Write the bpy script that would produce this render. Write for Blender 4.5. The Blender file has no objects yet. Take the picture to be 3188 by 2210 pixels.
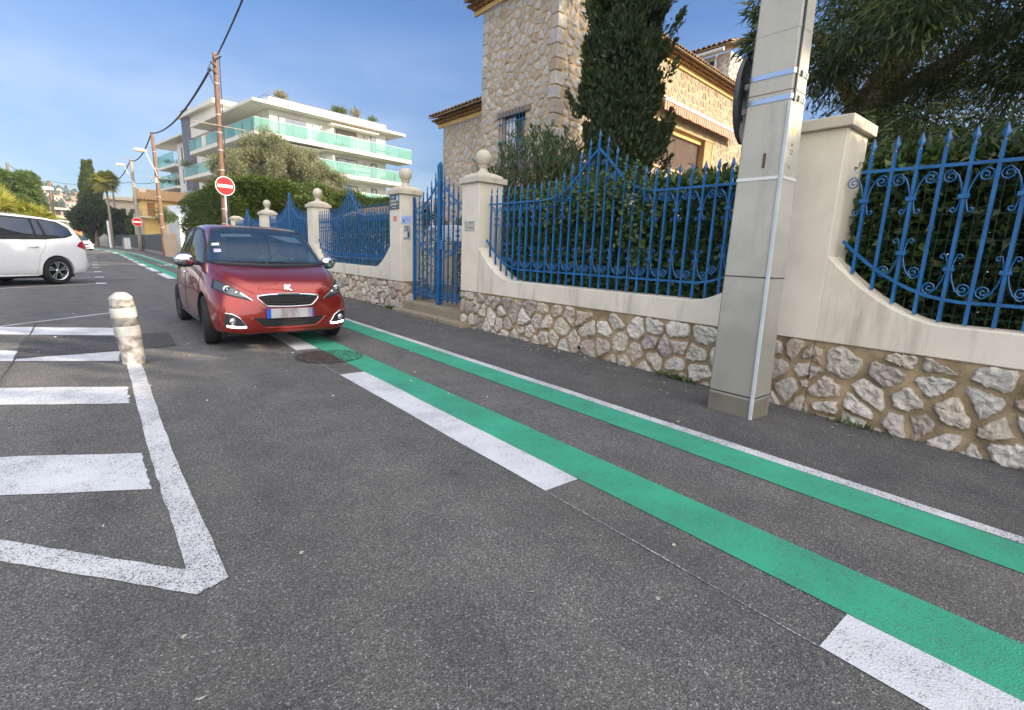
import bpy, bmesh, math, random
import numpy as np
from mathutils import Vector, Matrix, noise
from mathutils.bvhtree import BVHTree
R = math.radians
PI = math.pi
sc = bpy.context.scene
C = sc.collection
rnd = random.Random(7)
nr = np.random.default_rng(11)

# ------------------------------------------------------------------ materials
def newmat(name):
    m = bpy.data.materials.new(name); m.use_nodes = True
    nt = m.node_tree; nt.nodes.clear()
    out = nt.nodes.new('ShaderNodeOutputMaterial'); b = nt.nodes.new('ShaderNodeBsdfPrincipled')
    nt.links.new(b.outputs[0], out.inputs[0])
    return m, nt, b, out
def nd(nt, t, **kw):
    n = nt.nodes.new(t)
    for k, v in kw.items():
        if k in n.inputs: n.inputs[k].default_value = v
        else: setattr(n, k, v)
    return n
def coords(nt, scale=(1,1,1), which='Object'):
    tc = nt.nodes.new('ShaderNodeTexCoord'); mp = nt.nodes.new('ShaderNodeMapping')
    mp.inputs['Scale'].default_value = scale
    nt.links.new(tc.outputs[which], mp.inputs[0]); return mp.outputs[0]
def ramp(nt, fac, stops):
    r = nt.nodes.new('ShaderNodeValToRGB'); e = r.color_ramp.elements
    while len(e) < len(stops): e.new(0.5)
    for i, (p, c) in enumerate(stops):
        e[i].position = p; e[i].color = (*c, 1) if len(c) == 3 else c
    nt.links.new(fac, r.inputs[0]); return r.outputs[0]
def mix(nt, fac, a, b, mode='MIX'):
    m = nt.nodes.new('ShaderNodeMix'); m.data_type = 'RGBA'; m.blend_type = mode
    for i, v in ((0, fac), (6, a), (7, b)):
        if isinstance(v, (int, float)): m.inputs[i].default_value = v
        elif isinstance(v, tuple): m.inputs[i].default_value = (*v, 1)
        else: nt.links.new(v, m.inputs[i])
    return m.outputs[2]
def noisetex(nt, vec, scale, detail=4, rough=.55):
    n = nd(nt, 'ShaderNodeTexNoise', Scale=scale, Detail=detail, Roughness=rough)
    nt.links.new(vec, n.inputs['Vector']); return n.outputs['Fac']
def bump(nt, b, h, strength=.3, dist=.01):
    n = nd(nt, 'ShaderNodeBump', Strength=strength, Distance=dist)
    nt.links.new(h, n.inputs['Height']); nt.links.new(n.outputs[0], b.inputs['Normal'])
def lin(c):
    return tuple(((x/255+.055)/1.055)**2.4 if x > 10 else x/255/12.92 for x in c)

def M(name, c1, c2=None, scale=4, rough=.7, metal=0, bs=0, bscale=30, stretch=(1,1,1), spec=.5, lo=.35, hi=.65, coat=0, detail=5):
    m, nt, b, out = newmat(name)
    b.inputs['Roughness'].default_value = rough; b.inputs['Metallic'].default_value = metal
    b.inputs['Specular IOR Level'].default_value = spec; b.inputs['Coat Weight'].default_value = coat
    b.inputs['Coat Roughness'].default_value = .03
    v = coords(nt, stretch)
    if c2: nt.links.new(ramp(nt, noisetex(nt, v, scale, detail), [(lo, c1), (hi, c2)]), b.inputs['Base Color'])
    else: b.inputs['Base Color'].default_value = (*c1, 1)
    if bs: bump(nt, b, noisetex(nt, coords(nt), bscale, 3), bs, .01)
    return m
def Mleaf(name, cols, rough=.5, trans=.35):
    m, nt, b, out = newmat(name)
    g = nt.nodes.new('ShaderNodeNewGeometry')
    n = len(cols)
    col = ramp(nt, g.outputs['Random Per Island'], [(i/(n-1), c) for i, c in enumerate(cols)])
    nt.links.new(col, b.inputs['Base Color']); b.inputs['Roughness'].default_value = rough
    b.inputs['Specular IOR Level'].default_value = .35
    tr = nt.nodes.new('ShaderNodeBsdfTranslucent'); nt.links.new(mix(nt, .5, col, (.25,.32,.03)), tr.inputs[0])
    mx = nt.nodes.new('ShaderNodeMixShader'); mx.inputs[0].default_value = trans
    nt.links.new(b.outputs[0], mx.inputs[1]); nt.links.new(tr.outputs[0], mx.inputs[2])
    nt.links.new(mx.outputs[0], out.inputs[0])
    return m
def asphalt_color(nt, dark, light, brown, grains=150):
    v = coords(nt)
    vo = nd(nt, 'ShaderNodeTexVoronoi', Scale=grains); nt.links.new(v, vo.inputs['Vector'])
    sep = nt.nodes.new('ShaderNodeSeparateColor'); nt.links.new(vo.outputs['Color'], sep.inputs[0])
    grain = ramp(nt, sep.outputs[0], [(0, tuple(x*.62 for x in dark)), (.4, dark), (.8, light), (.965, tuple(x*1.35 for x in light)), (.985, (.42,.41,.4))])
    fine = noisetex(nt, v, 210, 2, .6); grain = mix(nt, 1.0, grain, ramp(nt, fine, [(.3, (.72,.72,.72)), (.7, (1.28,1.28,1.28))]), 'MULTIPLY')
    big = noisetex(nt, v, .55, 5, .6)
    f = ramp(nt, big, [(.44, (0,0,0)), (.7, (.55,.55,.55))])
    track = noisetex(nt, coords(nt, (1.3,.12,1)), 1.1, 4, .55); grain = mix(nt, 1.0, grain, ramp(nt, track, [(.32, (.84,.84,.85)), (.66, (1.13,1.13,1.12))]), 'MULTIPLY')
    c = mix(nt, f, grain, mix(nt, .5, grain, brown))
    med = noisetex(nt, v, 3.2, 6, .65)
    c = mix(nt, 1.0, c, ramp(nt, med, [(.3, (.78,.78,.8)), (.7, (1.15,1.13,1.1))]), 'MULTIPLY')
    st = noisetex(nt, v, 1.7, 7, .62)      # old oil drips and darker mends
    c = mix(nt, 1.0, c, ramp(nt, st, [(.27, (.62,.61,.62)), (.36, (.95,.95,.95)), (.66, (1,1,1)), (.76, (1.16,1.13,1.07))]), 'MULTIPLY')
    return c, v, vo
def Masphalt(name, dark=(.062,.062,.072), light=(.15,.148,.16), brown=(.16,.135,.1), grains=150, bs=.8):
    m, nt, b, out = newmat(name)
    c, v, vo = asphalt_color(nt, dark, light, brown, grains)
    nt.links.new(c, b.inputs['Base Color']); b.inputs['Roughness'].default_value = .85
    b.inputs['Specular IOR Level'].default_value = .3
    bump(nt, b, vo.outputs['Distance'], bs, .006)
    return m
def Mpaint(name, paint, wear=.42, soft=.06, patch=.0, dirt=(.78,.78,.8), keep=.12):
    m, nt, b, out = newmat(name)
    c, v, vo = asphalt_color(nt, (.06,.06,.07), (.13,.13,.14), (.12,.1,.08))
    # aggregate shows through grain by grain, more where a slow noise says the film is thin
    n2 = noisetex(nt, v, 2.2, 5, .6); n3 = noisetex(nt, v, 14, 3, .6)
    v2 = nd(nt, 'ShaderNodeTexVoronoi', Scale=230); nt.links.new(v, v2.inputs['Vector']); sp = nt.nodes.new('ShaderNodeSeparateColor'); nt.links.new(v2.outputs['Color'], sp.inputs[0])
    ad = nd(nt, 'ShaderNodeMath', operation='MULTIPLY_ADD'); nt.links.new(n2, ad.inputs[0]); ad.inputs[1].default_value = .9 + patch; nt.links.new(sp.outputs[1], ad.inputs[2])
    ad2 = nd(nt, 'ShaderNodeMath', operation='MULTIPLY_ADD'); nt.links.new(n3, ad2.inputs[0]); ad2.inputs[1].default_value = .6; nt.links.new(ad.outputs[0], ad2.inputs[2])
    sb = nd(nt, 'ShaderNodeMath', operation='SUBTRACT'); nt.links.new(ad2.outputs[0], sb.inputs[0]); sb.inputs[1].default_value = .75
    f = ramp(nt, sb.outputs[0], [(wear, (keep,)*3), (wear+soft, (1,1,1))])
    pc = mix(nt, 1.0, paint, ramp(nt, n2, [(.3, dirt), (.65, (1,1,1))]), 'MULTIPLY')
    nt.links.new(mix(nt, f, c, pc), b.inputs['Base Color']); b.inputs['Roughness'].default_value = .75
    bump(nt, b, vo.outputs['Distance'], .5, .005)
    return m
def Mplaster(name, col, dirt, streak=.5, foot=None):
    m, nt, b, out = newmat(name)
    v = coords(nt)
    c = mix(nt, 1.0, col, ramp(nt, noisetex(nt, v, 2.3, 6, .6), [(.3, (.88,.88,.88)), (.7, (1.05,1.05,1.05))]), 'MULTIPLY')
    st = noisetex(nt, coords(nt, (3.2, 3.2, .45)), 1.6, 6, .7)
    f = ramp(nt, st, [(.52, (0,0,0)), (.75, (streak,)*3)])
    c = mix(nt, f, c, dirt)
    nt.links.new(c, b.inputs['Base Color']); b.inputs['Roughness'].default_value = .85; b.inputs['Specular IOR Level'].default_value = .25
    if foot:
        sp = nt.nodes.new('ShaderNodeSeparateXYZ'); nt.links.new(v, sp.inputs[0])
        n5 = noisetex(nt, v, 3.5, 6, .65); a5 = nd(nt, 'ShaderNodeMath', operation='MULTIPLY_ADD'); nt.links.new(n5, a5.inputs[0]); a5.inputs[1].default_value = -1.1; nt.links.new(sp.outputs[2], a5.inputs[2])
        c = mix(nt, ramp(nt, a5.outputs[0], [(0, (.65,.65,.65)), (foot, (0,0,0))]), c, dirt)
    pr = nd(nt, 'ShaderNodeTexVoronoi', Scale=46); nt.links.new(v, pr.inputs['Vector'])
    c = mix(nt, ramp(nt, pr.outputs['Distance'], [(.06, (.4,.4,.4)), (.13, (0,0,0))]), c, dirt)
    nt.links.new(c, b.inputs['Base Color'])
    bump(nt, b, noisetex(nt, v, 130, 6), .55, .006)
    return m
def Mstone(name, cols, vein=(.25,.22,.2)):
    m, nt, b, out = newmat(name)
    g = nt.nodes.new('ShaderNodeNewGeometry'); n = len(cols)
    c = ramp(nt, g.outputs['Random Per Island'], [(i/(n-1), q) for i, q in enumerate(cols)])
    v = coords(nt)
    nz = noisetex(nt, v, 22, 8, .72)
    c = mix(nt, 1.0, c, ramp(nt, nz, [(.3, (.55,.53,.52)), (.5, (.95,.95,.95)), (.72, (1.25,1.25,1.25))]), 'MULTIPLY')
    f = ramp(nt, noisetex(nt, v, 60, 4, .7), [(.56, (0,0,0)), (.7, (.5,.5,.5))])
    c = mix(nt, f, c, vein)
    nt.links.new(c, b.inputs['Base Color']); b.inputs['Roughness'].default_value = .9; b.inputs['Specular IOR Level'].default_value = .2
    bump(nt, b, noisetex(nt, v, 30, 7, .75), .9, .02)
    return m
def Memit(name, col, s):
    m, nt, b, out = newmat(name)
    b.inputs['Base Color'].default_value = (*col, 1); b.inputs['Emission Color'].default_value = (*col, 1); b.inputs['Emission Strength'].default_value = s
    return m
def Mglass(name, col=(.02,.03,.045), rough=.03, alpha=None, spec=.8):
    m, nt, b, out = newmat(name)
    b.inputs['Base Color'].default_value = (*col, 1); b.inputs['Roughness'].default_value = rough
    b.inputs['Specular IOR Level'].default_value = spec; b.inputs['Coat Weight'].default_value = .6; b.inputs['Coat Roughness'].default_value = .02
    if alpha is not None:
        tr = nt.nodes.new('ShaderNodeBsdfTransparent'); tr.inputs[0].default_value = (*alpha[1], 1)
        mx = nt.nodes.new('ShaderNodeMixShader'); mx.inputs[0].default_value = alpha[0]
        nt.links.new(tr.outputs[0], mx.inputs[1]); nt.links.new(b.outputs[0], mx.inputs[2]); nt.links.new(mx.outputs[0], out.inputs[0])
    return m

m_road = Masphalt('road_asphalt', (.106,.104,.101), (.172,.168,.161), (.185,.16,.125), 230, .65)
m_walk = Masphalt('pavement_asphalt', (.074,.073,.074), (.132,.13,.128), (.16,.145,.12), 260, .5)
m_patch = Masphalt('patch_asphalt', (.055,.055,.058), (.1,.1,.104), (.09,.08,.07), 200)
m_patch2 = Masphalt('worn_asphalt', (.1,.095,.09), (.18,.172,.16), (.17,.15,.12), 170)
m_white = Mpaint('white_paint', (.64,.645,.66), .02, .12, keep=.3)
m_whiteworn = Mpaint('worn_white_paint', (.63,.635,.65), .06, .15, .0, keep=.2)
m_whiteline = Mpaint('worn_line_paint', (.63,.63,.635), .16, .16, keep=.15)
m_chalk = Mpaint('chalk_paint', (.5,.5,.51), .5, .2)
m_green = Mpaint('green_paint', (.038,.35,.205), .05, .16, 0, (.72,.8,.8), keep=.42)
m_dirt = M('garden_soil', (.09,.07,.04), (.14,.12,.07), 3, .95)
m_grass = M('dry_grass', (.06,.08,.03), (.13,.12,.06), 1.5, .95)
m_plaster = Mplaster('cream_plaster', (.73,.66,.54), (.4,.36,.29), .2)
m_ledge = Mplaster('stained_plaster', (.71,.64,.52), (.24,.215,.17), .6)
m_cap = Mplaster('cap_stone', (.58,.52,.42), (.2,.18,.15), .8)
m_stone = Mstone('rubble_stone', [(.62,.56,.48), (.42,.35,.29), (.7,.65,.58), (.5,.4,.32), (.6,.53,.42), (.36,.32,.28), (.66,.6,.52), (.52,.48,.39), (.6,.56,.5)])
m_mortar = M('ochre_mortar', (.19,.14,.075), (.42,.31,.18), 5, .95, bs=.9, bscale=60)
m_towerstone = Mstone('house_stone', [(.5,.475,.43), (.44,.41,.36), (.58,.55,.51), (.48,.455,.43), (.4,.33,.26), (.54,.52,.49)], (.4,.36,.3))
m_towermortar = M('house_mortar', (.42,.3,.16), (.5,.375,.23), 4, .95)
m_iron, nt_, b_, _o = newmat('blue_iron_paint'); v_ = coords(nt_)
c_ = ramp(nt_, noisetex(nt_, v_, 5, 5, .6), [(.35, (.002,.068,.21)), (.65, (.008,.128,.33))]); c_ = mix(nt_, ramp(nt_, noisetex(nt_, v_, 42, 4, .6), [(.66, (0,0,0)), (.72, (.85,.85,.85))]), c_, (.09,.05,.03))
nt_.links.new(c_, b_.inputs['Base Color']); b_.inputs['Roughness'].default_value = .34; b_.inputs['Specular IOR Level'].default_value = .6; bump(nt_, b_, noisetex(nt_, v_, 90, 3), .25, .01)
m_conc = Mplaster('concrete', (.5,.475,.41), (.22,.205,.17), .55, .9)
m_concfoot = Mplaster('stained_concrete', (.2,.18,.14), (.09,.075,.05), .8)
m_tin = M('grey_painted_steel', (.46,.49,.5), (.56,.58,.58), 6, .45)
m_steelband = M('steel_band', (.7,.74,.8), None, rough=.28, metal=.9)
m_tape = M('white_tape', (.72,.7,.66), None, rough=.6)
m_dark = M('dark_plastic', (.02,.021,.024), None, rough=.45)
m_black = M('black_rubber', (.012,.012,.013), None, rough=.8)
m_signback = M('sign_back_grey', (.035,.04,.05), (.05,.055,.065), 5, .4)
m_tile = M('roof_tile', (.32,.17,.07), (.5,.32,.15), 9, .9, bs=.4, bscale=50)
m_tileold = M('mossy_tile', (.13,.1,.055), (.34,.2,.1), 7, .95)
m_fascia = M('ochre_fascia', (.66,.42,.14), (.74,.5,.2), 3, .85)
m_wood = M('brown_pole_wood', (.13,.07,.045), (.25,.15,.1), 5, .85, stretch=(6,6,.6), bs=.4, bscale=40)
m_woodgrey = M('weathered_wood', (.24,.2,.16), (.36,.31,.25), 5, .9, stretch=(6,6,.5))
m_cable = M('black_cable', (.03,.03,.04), None, rough=.6)
m_whitewall = M('white_render', (.6,.575,.51), (.67,.64,.57), 1, .8)
m_darkclad = M('dark_grey_cladding', (.1,.11,.13), (.14,.15,.17), 1, .6)
m_frame = M('brown_window_frame', (.05,.035,.03), None, rough=.4)
m_pane = Mglass('window_pane', (.13,.16,.2), .05)
m_glassgreen = Mglass('green_balustrade_glass', (.2,.4,.34), .08, (.4, (.66,.9,.82)))
m_creamwall = M('far_cream_wall', (.6,.52,.36), (.68,.6,.45), 2, .85)
m_yellowwall = M('yellow_wall', (.72,.48,.16), (.76,.54,.22), 2, .85)
m_shutter = M('brown_shutter', (.27,.1,.03), (.34,.14,.05), 8, .7)
m_pinkwall = M('pink_wall', (.52,.36,.25), (.6,.44,.31), 3, .9, bs=.4, bscale=40)
m_red = M('sign_red', (.55,.012,.016), None, rough=.5, spec=.2)
m_signwhite = M('sign_white', (.8,.8,.8), None, rough=.3)
m_bark = M('tree_bark', (.13,.09,.06), (.24,.19,.13), 8, .95, stretch=(3,3,.7), bs=.6, bscale=25)
m_barkpale = M('pale_bark', (.22,.15,.1), (.42,.33,.25), 5, .9, stretch=(3,3,.6), bs=.5, bscale=20)
L_cyp = Mleaf('cypress_leaf', [(.02,.042,.018), (.035,.068,.024), (.06,.095,.03), (.028,.05,.024), (.1,.085,.04)], .7, .15)
L_euc = Mleaf('eucalyptus_leaf', [(.016,.034,.015), (.03,.056,.024), (.05,.085,.028), (.12,.15,.04), (.024,.042,.022)], .45, .2)
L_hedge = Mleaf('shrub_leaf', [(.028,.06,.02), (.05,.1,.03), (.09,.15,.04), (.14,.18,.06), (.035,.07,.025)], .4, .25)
L_shade = Mleaf('shaded_shrub_leaf', [(.014,.03,.012), (.026,.05,.018), (.045,.08,.024), (.08,.1,.04), (.018,.036,.015)], .38, .15)  # darker copy of the shrub leaves, deep shade put into the colour
L_big = Mleaf('laurel_leaf', [(.022,.045,.01), (.045,.082,.014), (.075,.115,.017), (.11,.135,.025), (.04,.05,.018)], .5, .3)
L_olive = Mleaf('olive_leaf', [(.17,.18,.1), (.26,.27,.16), (.34,.34,.22), (.2,.21,.11), (.14,.16,.08)], .6, .25)
L_ole = Mleaf('oleander_leaf', [(.03,.065,.03), (.05,.1,.04), (.075,.13,.05), (.04,.075,.04)], .5, .2)
L_palm = Mleaf('palm_leaf', [(.16,.2,.03), (.3,.33,.06), (.52,.46,.1), (.2,.25,.04), (.5,.36,.12)], .5, .35)
L_far = Mleaf('far_leaf', [(.018,.04,.025), (.03,.06,.03), (.05,.08,.04), (.025,.05,.03)], .7, .2)
L_pep = Mleaf('pepper_leaf', [(.06,.11,.035), (.1,.16,.05), (.14,.2,.06), (.08,.12,.05)], .6, .3)
L_dry = Mleaf('dry_tuft_leaf', [(.2,.17,.1), (.3,.25,.15), (.12,.13,.06)], .8, .3)

# ------------------------------------------------------------------ mesh builder
class MB:
    def __init__(s): s.v = []; s.f = []
    def add(s, vs, fs):
        o = len(s.v); s.v += [tuple(p) for p in vs]; s.f += [tuple(i+o for i in f) for f in fs]; return s
    def box(s, x0, x1, y0, y1, z0, z1):
        return s.add([(x0,y0,z0),(x1,y0,z0),(x1,y1,z0),(x0,y1,z0),(x0,y0,z1),(x1,y0,z1),(x1,y1,z1),(x0,y1,z1)],
                     [(3,2,1,0),(4,5,6,7),(0,1,5,4),(1,2,6,5),(2,3,7,6),(3,0,4,7)])
    def obox(s, O, U, V, W_, u0,u1,v0,v1,w0,w1):
        pts = [Vector(O)+U*a+V*b+W_*c for a,b,c in ((u0,v0,w0),(u1,v0,w0),(u1,v1,w0),(u0,v1,w0),(u0,v0,w1),(u1,v0,w1),(u1,v1,w1),(u0,v1,w1))]
        return s.add(pts, [(3,2,1,0),(4,5,6,7),(0,1,5,4),(1,2,6,5),(2,3,7,6),(3,0,4,7)])
    def tube(s, pts, r, n=8, caps=True, up=None, flat=1.0):
        pts = [Vector(p) for p in pts]; k = len(pts)
        rs = r if isinstance(r, (list, tuple)) else [r]*k
        vs = []; prev = None
        for i, p in enumerate(pts):
            t = (pts[min(i+1,k-1)]-pts[max(i-1,0)]).normalized()
            if prev is None:
                a = Vector(up) if up else (Vector((0,0,1)) if abs(t.z) < .9 else Vector((1,0,0)))
            else: a = prev
            b = t.cross(a); b.normalize(); a = b.cross(t).normalized(); prev = a
            for j in range(n):
                q = 2*PI*(j+.5)/n; vs.append(p + a*(math.cos(q)*rs[i]) + b*(math.sin(q)*rs[i]*flat))
        fs = [(i*n+j, i*n+(j+1)%n, (i+1)*n+(j+1)%n, (i+1)*n+j) for i in range(k-1) for j in range(n)]
        if caps: fs += [tuple(range(n))[::-1], tuple((k-1)*n+j for j in range(n))]
        return s.add(vs, fs)
    def lathe(s, prof, c=(0,0,0), n=20, axis='z', caps=True):
        vs = []
        for r, z in prof:
            for j in range(n):
                q = 2*PI*j/n; x, y = r*math.cos(q), r*math.sin(q)
                vs.append({'z': (c[0]+x, c[1]+y, c[2]+z), 'x': (c[0]+z, c[1]+x, c[2]+y), 'y': (c[0]+x, c[1]+z, c[2]+y)}[axis])
        k = len(prof)
        fs = [(i*n+j, i*n+(j+1)%n, (i+1)*n+(j+1)%n, (i+1)*n+j) for i in range(k-1) for j in range(n)]
        if caps: fs += [tuple(range(n))[::-1], tuple((k-1)*n+j for j in range(n))]
        return s.add(vs, fs)
    def sqlathe(s, prof, c):       # square plan: (half size, z)
        vs = []
        for r, z in prof: vs += [(c[0]-r,c[1]-r,z),(c[0]+r,c[1]-r,z),(c[0]+r,c[1]+r,z),(c[0]-r,c[1]+r,z)]
        k = len(prof)
        fs = [(i*4+j, i*4+(j+1)%4, (i+1)*4+(j+1)%4, (i+1)*4+j) for i in range(k-1) for j in range(4)] + [(3,2,1,0), tuple((k-1)*4+j for j in range(4))]
        return s.add(vs, fs)
    def prism(s, poly, f0, f1):    # poly: 2d points; f0,f1 map a point to the two end faces
        n = len(poly)
        return s.add([f0(p) for p in poly]+[f1(p) for p in poly],
                     [tuple(range(n))[::-1], tuple(range(n, 2*n))]+[(i, (i+1)%n, n+(i+1)%n, n+i) for i in range(n)])
    def build(s, name, mat, parent=None, smooth=False, bevel=0, kind=None, local=False, fixn=True):
        me = bpy.data.meshes.new(name)
        off = Vector(parent['_o']) if (parent is not None and not local) else Vector((0,0,0))
        me.from_pydata([(x-off[0], y-off[1], z-off[2]) for x, y, z in s.v], [], s.f)
        if fixn:
            bm = bmesh.new(); bm.from_mesh(me); bmesh.ops.recalc_face_normals(bm, faces=bm.faces); bm.to_mesh(me); bm.free()
        if smooth: me.shade_smooth()
        return link(name, me, mat, parent, bevel, kind)
def link(name, me, mat, parent=None, bevel=0, kind=None):
    if mat and not me.materials: me.materials.append(mat)
    o = bpy.data.objects.new(name, me); C.objects.link(o)
    if parent is not None: o.parent = parent; o['_o'] = tuple(parent['_o'])
    else: o['_o'] = (0,0,0)
    if bevel:
        b = o.modifiers.new('bevel', 'BEVEL'); b.width = bevel; b.segments = 2; b.limit_method = 'ANGLE'
    if kind: o['kind'] = kind
    return o
def thing(name, label, cat, loc=(0,0,0), group=None, rot=0):
    o = bpy.data.objects.new(name, None); C.objects.link(o); o.location = loc; o.rotation_euler = (0,0,rot)
    o.empty_display_size = .2
    o['_o'] = tuple(loc); o['label'] = label; o['category'] = cat
    if group: o['group'] = group
    return o
def tag(o, label, cat, group=None):
    o['label'] = label; o['category'] = cat
    if group: o['group'] = group
    return o
def copy_tree(o, parent=None):
    c = o.copy(); C.objects.link(c)
    if parent: c.parent = parent
    for ch in list(o.children): copy_tree(ch, c)
    return c

def leaves(name, mat, pts, dirs, length, width, parent=None, droop=0, jit=.35, kind=None, bend=.15):
    """many small folded leaf blades at pts growing along dirs (numpy arrays)"""
    n = len(pts); off = np.array(parent['_o']) if parent is not None else np.zeros(3)
    d = dirs + nr.normal(0, jit, (n,3)); d[:,2] -= droop
    d /= np.linalg.norm(d, axis=1)[:,None]+1e-9
    sd = np.cross(d, nr.normal(0,1,(n,3))); sd /= np.linalg.norm(sd, axis=1)[:,None]+1e-9
    up = np.cross(sd, d)
    L = length*nr.uniform(.6,1.3,n)[:,None]; Wd = width*nr.uniform(.7,1.25,n)[:,None]
    p0 = pts-off; p1 = p0+d*L*.45+sd*Wd*.5+up*L*bend*.5; p2 = p0+d*L-up*L*bend*.3; p3 = p0+d*L*.45-sd*Wd*.5+up*L*bend*.5
    V = np.stack([p0,p1,p2,p3],1).reshape(-1,3).astype(np.float32)
    me = bpy.data.meshes.new(name); me.vertices.add(4*n); me.vertices.foreach_set('co', V.ravel())
    me.loops.add(4*n); me.loops.foreach_set('vertex_index', np.arange(4*n, dtype=np.int32))
    me.polygons.add(n); me.polygons.foreach_set('loop_start', np.arange(0,4*n,4, dtype=np.int32))
    me.update(calc_edges=True); me.validate()
    return link(name, me, mat, parent, 0, kind)
def unit(a): return a/(np.linalg.norm(a, axis=1)[:,None]+1e-9)
def ellips(n, c, r, shell=.45):
    d = unit(nr.normal(0,1,(n,3))); q = (1-shell*nr.random(n)**1.5)[:,None]
    return np.array(c)+d*q*np.array(r), d
def clumped(n, clumps, shell=.6, up=.2):
    """clumps: list of (centre, radii)"""
    w = np.array([r[0]*r[1]*r[2] for _, r in clumps])**.66; w /= w.sum(); P = []; D = []
    for (c, r), k in zip(clumps, nr.multinomial(n, w)):
        p, d = ellips(k, c, r, shell); P.append(p); D.append(d)
    P = np.concatenate(P); D = np.concatenate(D); D[:,2] += up
    return P, unit(D)
# ------------------------------------------------------------------ camera, sky, sun
cam = bpy.data.cameras.new('camera'); co = bpy.data.objects.new('camera', cam); C.objects.link(co); sc.camera = co
F_, W_, H_ = 1550., 3188., 2210.
cam.sensor_width = 36; cam.lens = 36*F_/W_; cam.clip_start = .05; cam.clip_end = 5000
def cam_axes():
    r = R(2.3); D = F_*F_/311.
    dn = Vector((-math.sin(r)*D, math.cos(r)*D, F_)).normalized()
    dx = 310-W_/2; dy = -(dx*dn.x + F_*dn.z)/dn.y
    Y = Vector((dx, dy, F_)).normalized(); Z = -dn; X = Y.cross(Z)
    return X, Y, Z
_X, _Y, _Z = cam_axes()      # world axes seen in camera coordinates (x right, y down, z forward)
m3 = Matrix(((_X.x, -_X.y, -_X.z), (_Y.x, -_Y.y, -_Y.z), (_Z.x, -_Z.y, -_Z.z)))
co.matrix_world = Matrix.Translation((0,0,1.15)) @ m3.to_4x4()

SUN = Vector((.50, -.72, .37)).normalized()
el = math.asin(SUN.z); az = math.atan2(SUN.x, SUN.y)
sd = bpy.data.lights.new('sun', 'SUN'); sd.energy = 5.0; sd.angle = R(.55); sd.color = (1, .84, .64)
so = bpy.data.objects.new('sun', sd); C.objects.link(so); so.rotation_euler = (-SUN).to_track_quat('-Z', 'Y').to_euler()
w = bpy.data.worlds.new('World'); sc.world = w; w.use_nodes = True; nt = w.node_tree; nt.nodes.clear()
wo = nt.nodes.new('ShaderNodeOutputWorld'); bg = nt.nodes.new('ShaderNodeBackground')
sky = nt.nodes.new('ShaderNodeTexSky'); sky.sky_type = 'NISHITA'; sky.sun_disc = False
sky.sun_elevation = el; sky.sun_rotation = az; sky.air_density = 1.0; sky.dust_density = .5; sky.ozone_density = 2.5
bg.inputs[1].default_value = .128
tc = nt.nodes.new('ShaderNodeTexCoord'); mp = nt.nodes.new('ShaderNodeMapping'); mp.inputs['Scale'].default_value = (1.2,1.2,3.6)
nt.links.new(tc.outputs['Generated'], mp.inputs[0])
cn = noisetex(nt, mp.outputs[0], 2.1, 7, .55)
sx = nt.nodes.new('ShaderNodeSeparateXYZ'); nt.links.new(tc.outputs['Generated'], sx.inputs[0])
low = ramp(nt, sx.outputs[2], [(0, (1,1,1)), (.16, (.8,.8,.8)), (.38, (0,0,0))])
cl = ramp(nt, cn, [(.32, (0,0,0)), (.74, (.85,.85,.85))])
mk = mix(nt, 1, low, cl, 'MULTIPLY')
wm = nt.nodes.new('ShaderNodeMix'); wm.data_type = 'RGBA'
nt.links.new(mk, wm.inputs[0]); hzr = ramp(nt, sx.outputs[2], [(0, (.36,.43,.55)), (.12, (.39,.48,.60)), (.35, (.50,.68,.90)), (.6, (.68,.82,1))])
nt.links.new(mix(nt, 1, sky.outputs[0], hzr, 'MULTIPLY'), wm.inputs[6]); wm.inputs[7].default_value = (3.9, 4.4, 5.3, 1)
# white glow added to the sky behind the viewer, lifting the shaded foreground
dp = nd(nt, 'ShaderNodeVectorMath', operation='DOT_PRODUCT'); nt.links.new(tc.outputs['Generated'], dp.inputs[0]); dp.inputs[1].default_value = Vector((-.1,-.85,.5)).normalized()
fill_veil = ramp(nt, dp.outputs['Value'], [(.12, (0,0,0)), (.62, (1,1,1))])
wm2 = nt.nodes.new('ShaderNodeMix'); wm2.data_type = 'RGBA'; nt.links.new(fill_veil, wm2.inputs[0]); nt.links.new(wm.outputs[2], wm2.inputs[6]); wm2.inputs[7].default_value = (13.2, 13.0, 13.2, 1)
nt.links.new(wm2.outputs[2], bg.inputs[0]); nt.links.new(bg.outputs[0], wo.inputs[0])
sc.view_settings.view_transform = 'Standard'; sc.view_settings.look = 'None'; sc.view_settings.gamma = 1
sc.view_settings.exposure = .75
sc.cycles.max_bounces = 6; sc.cycles.transparent_max_bounces = 12; sc.cycles.use_denoising = True
sc.cycles.sample_clamp_indirect = 4

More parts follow.
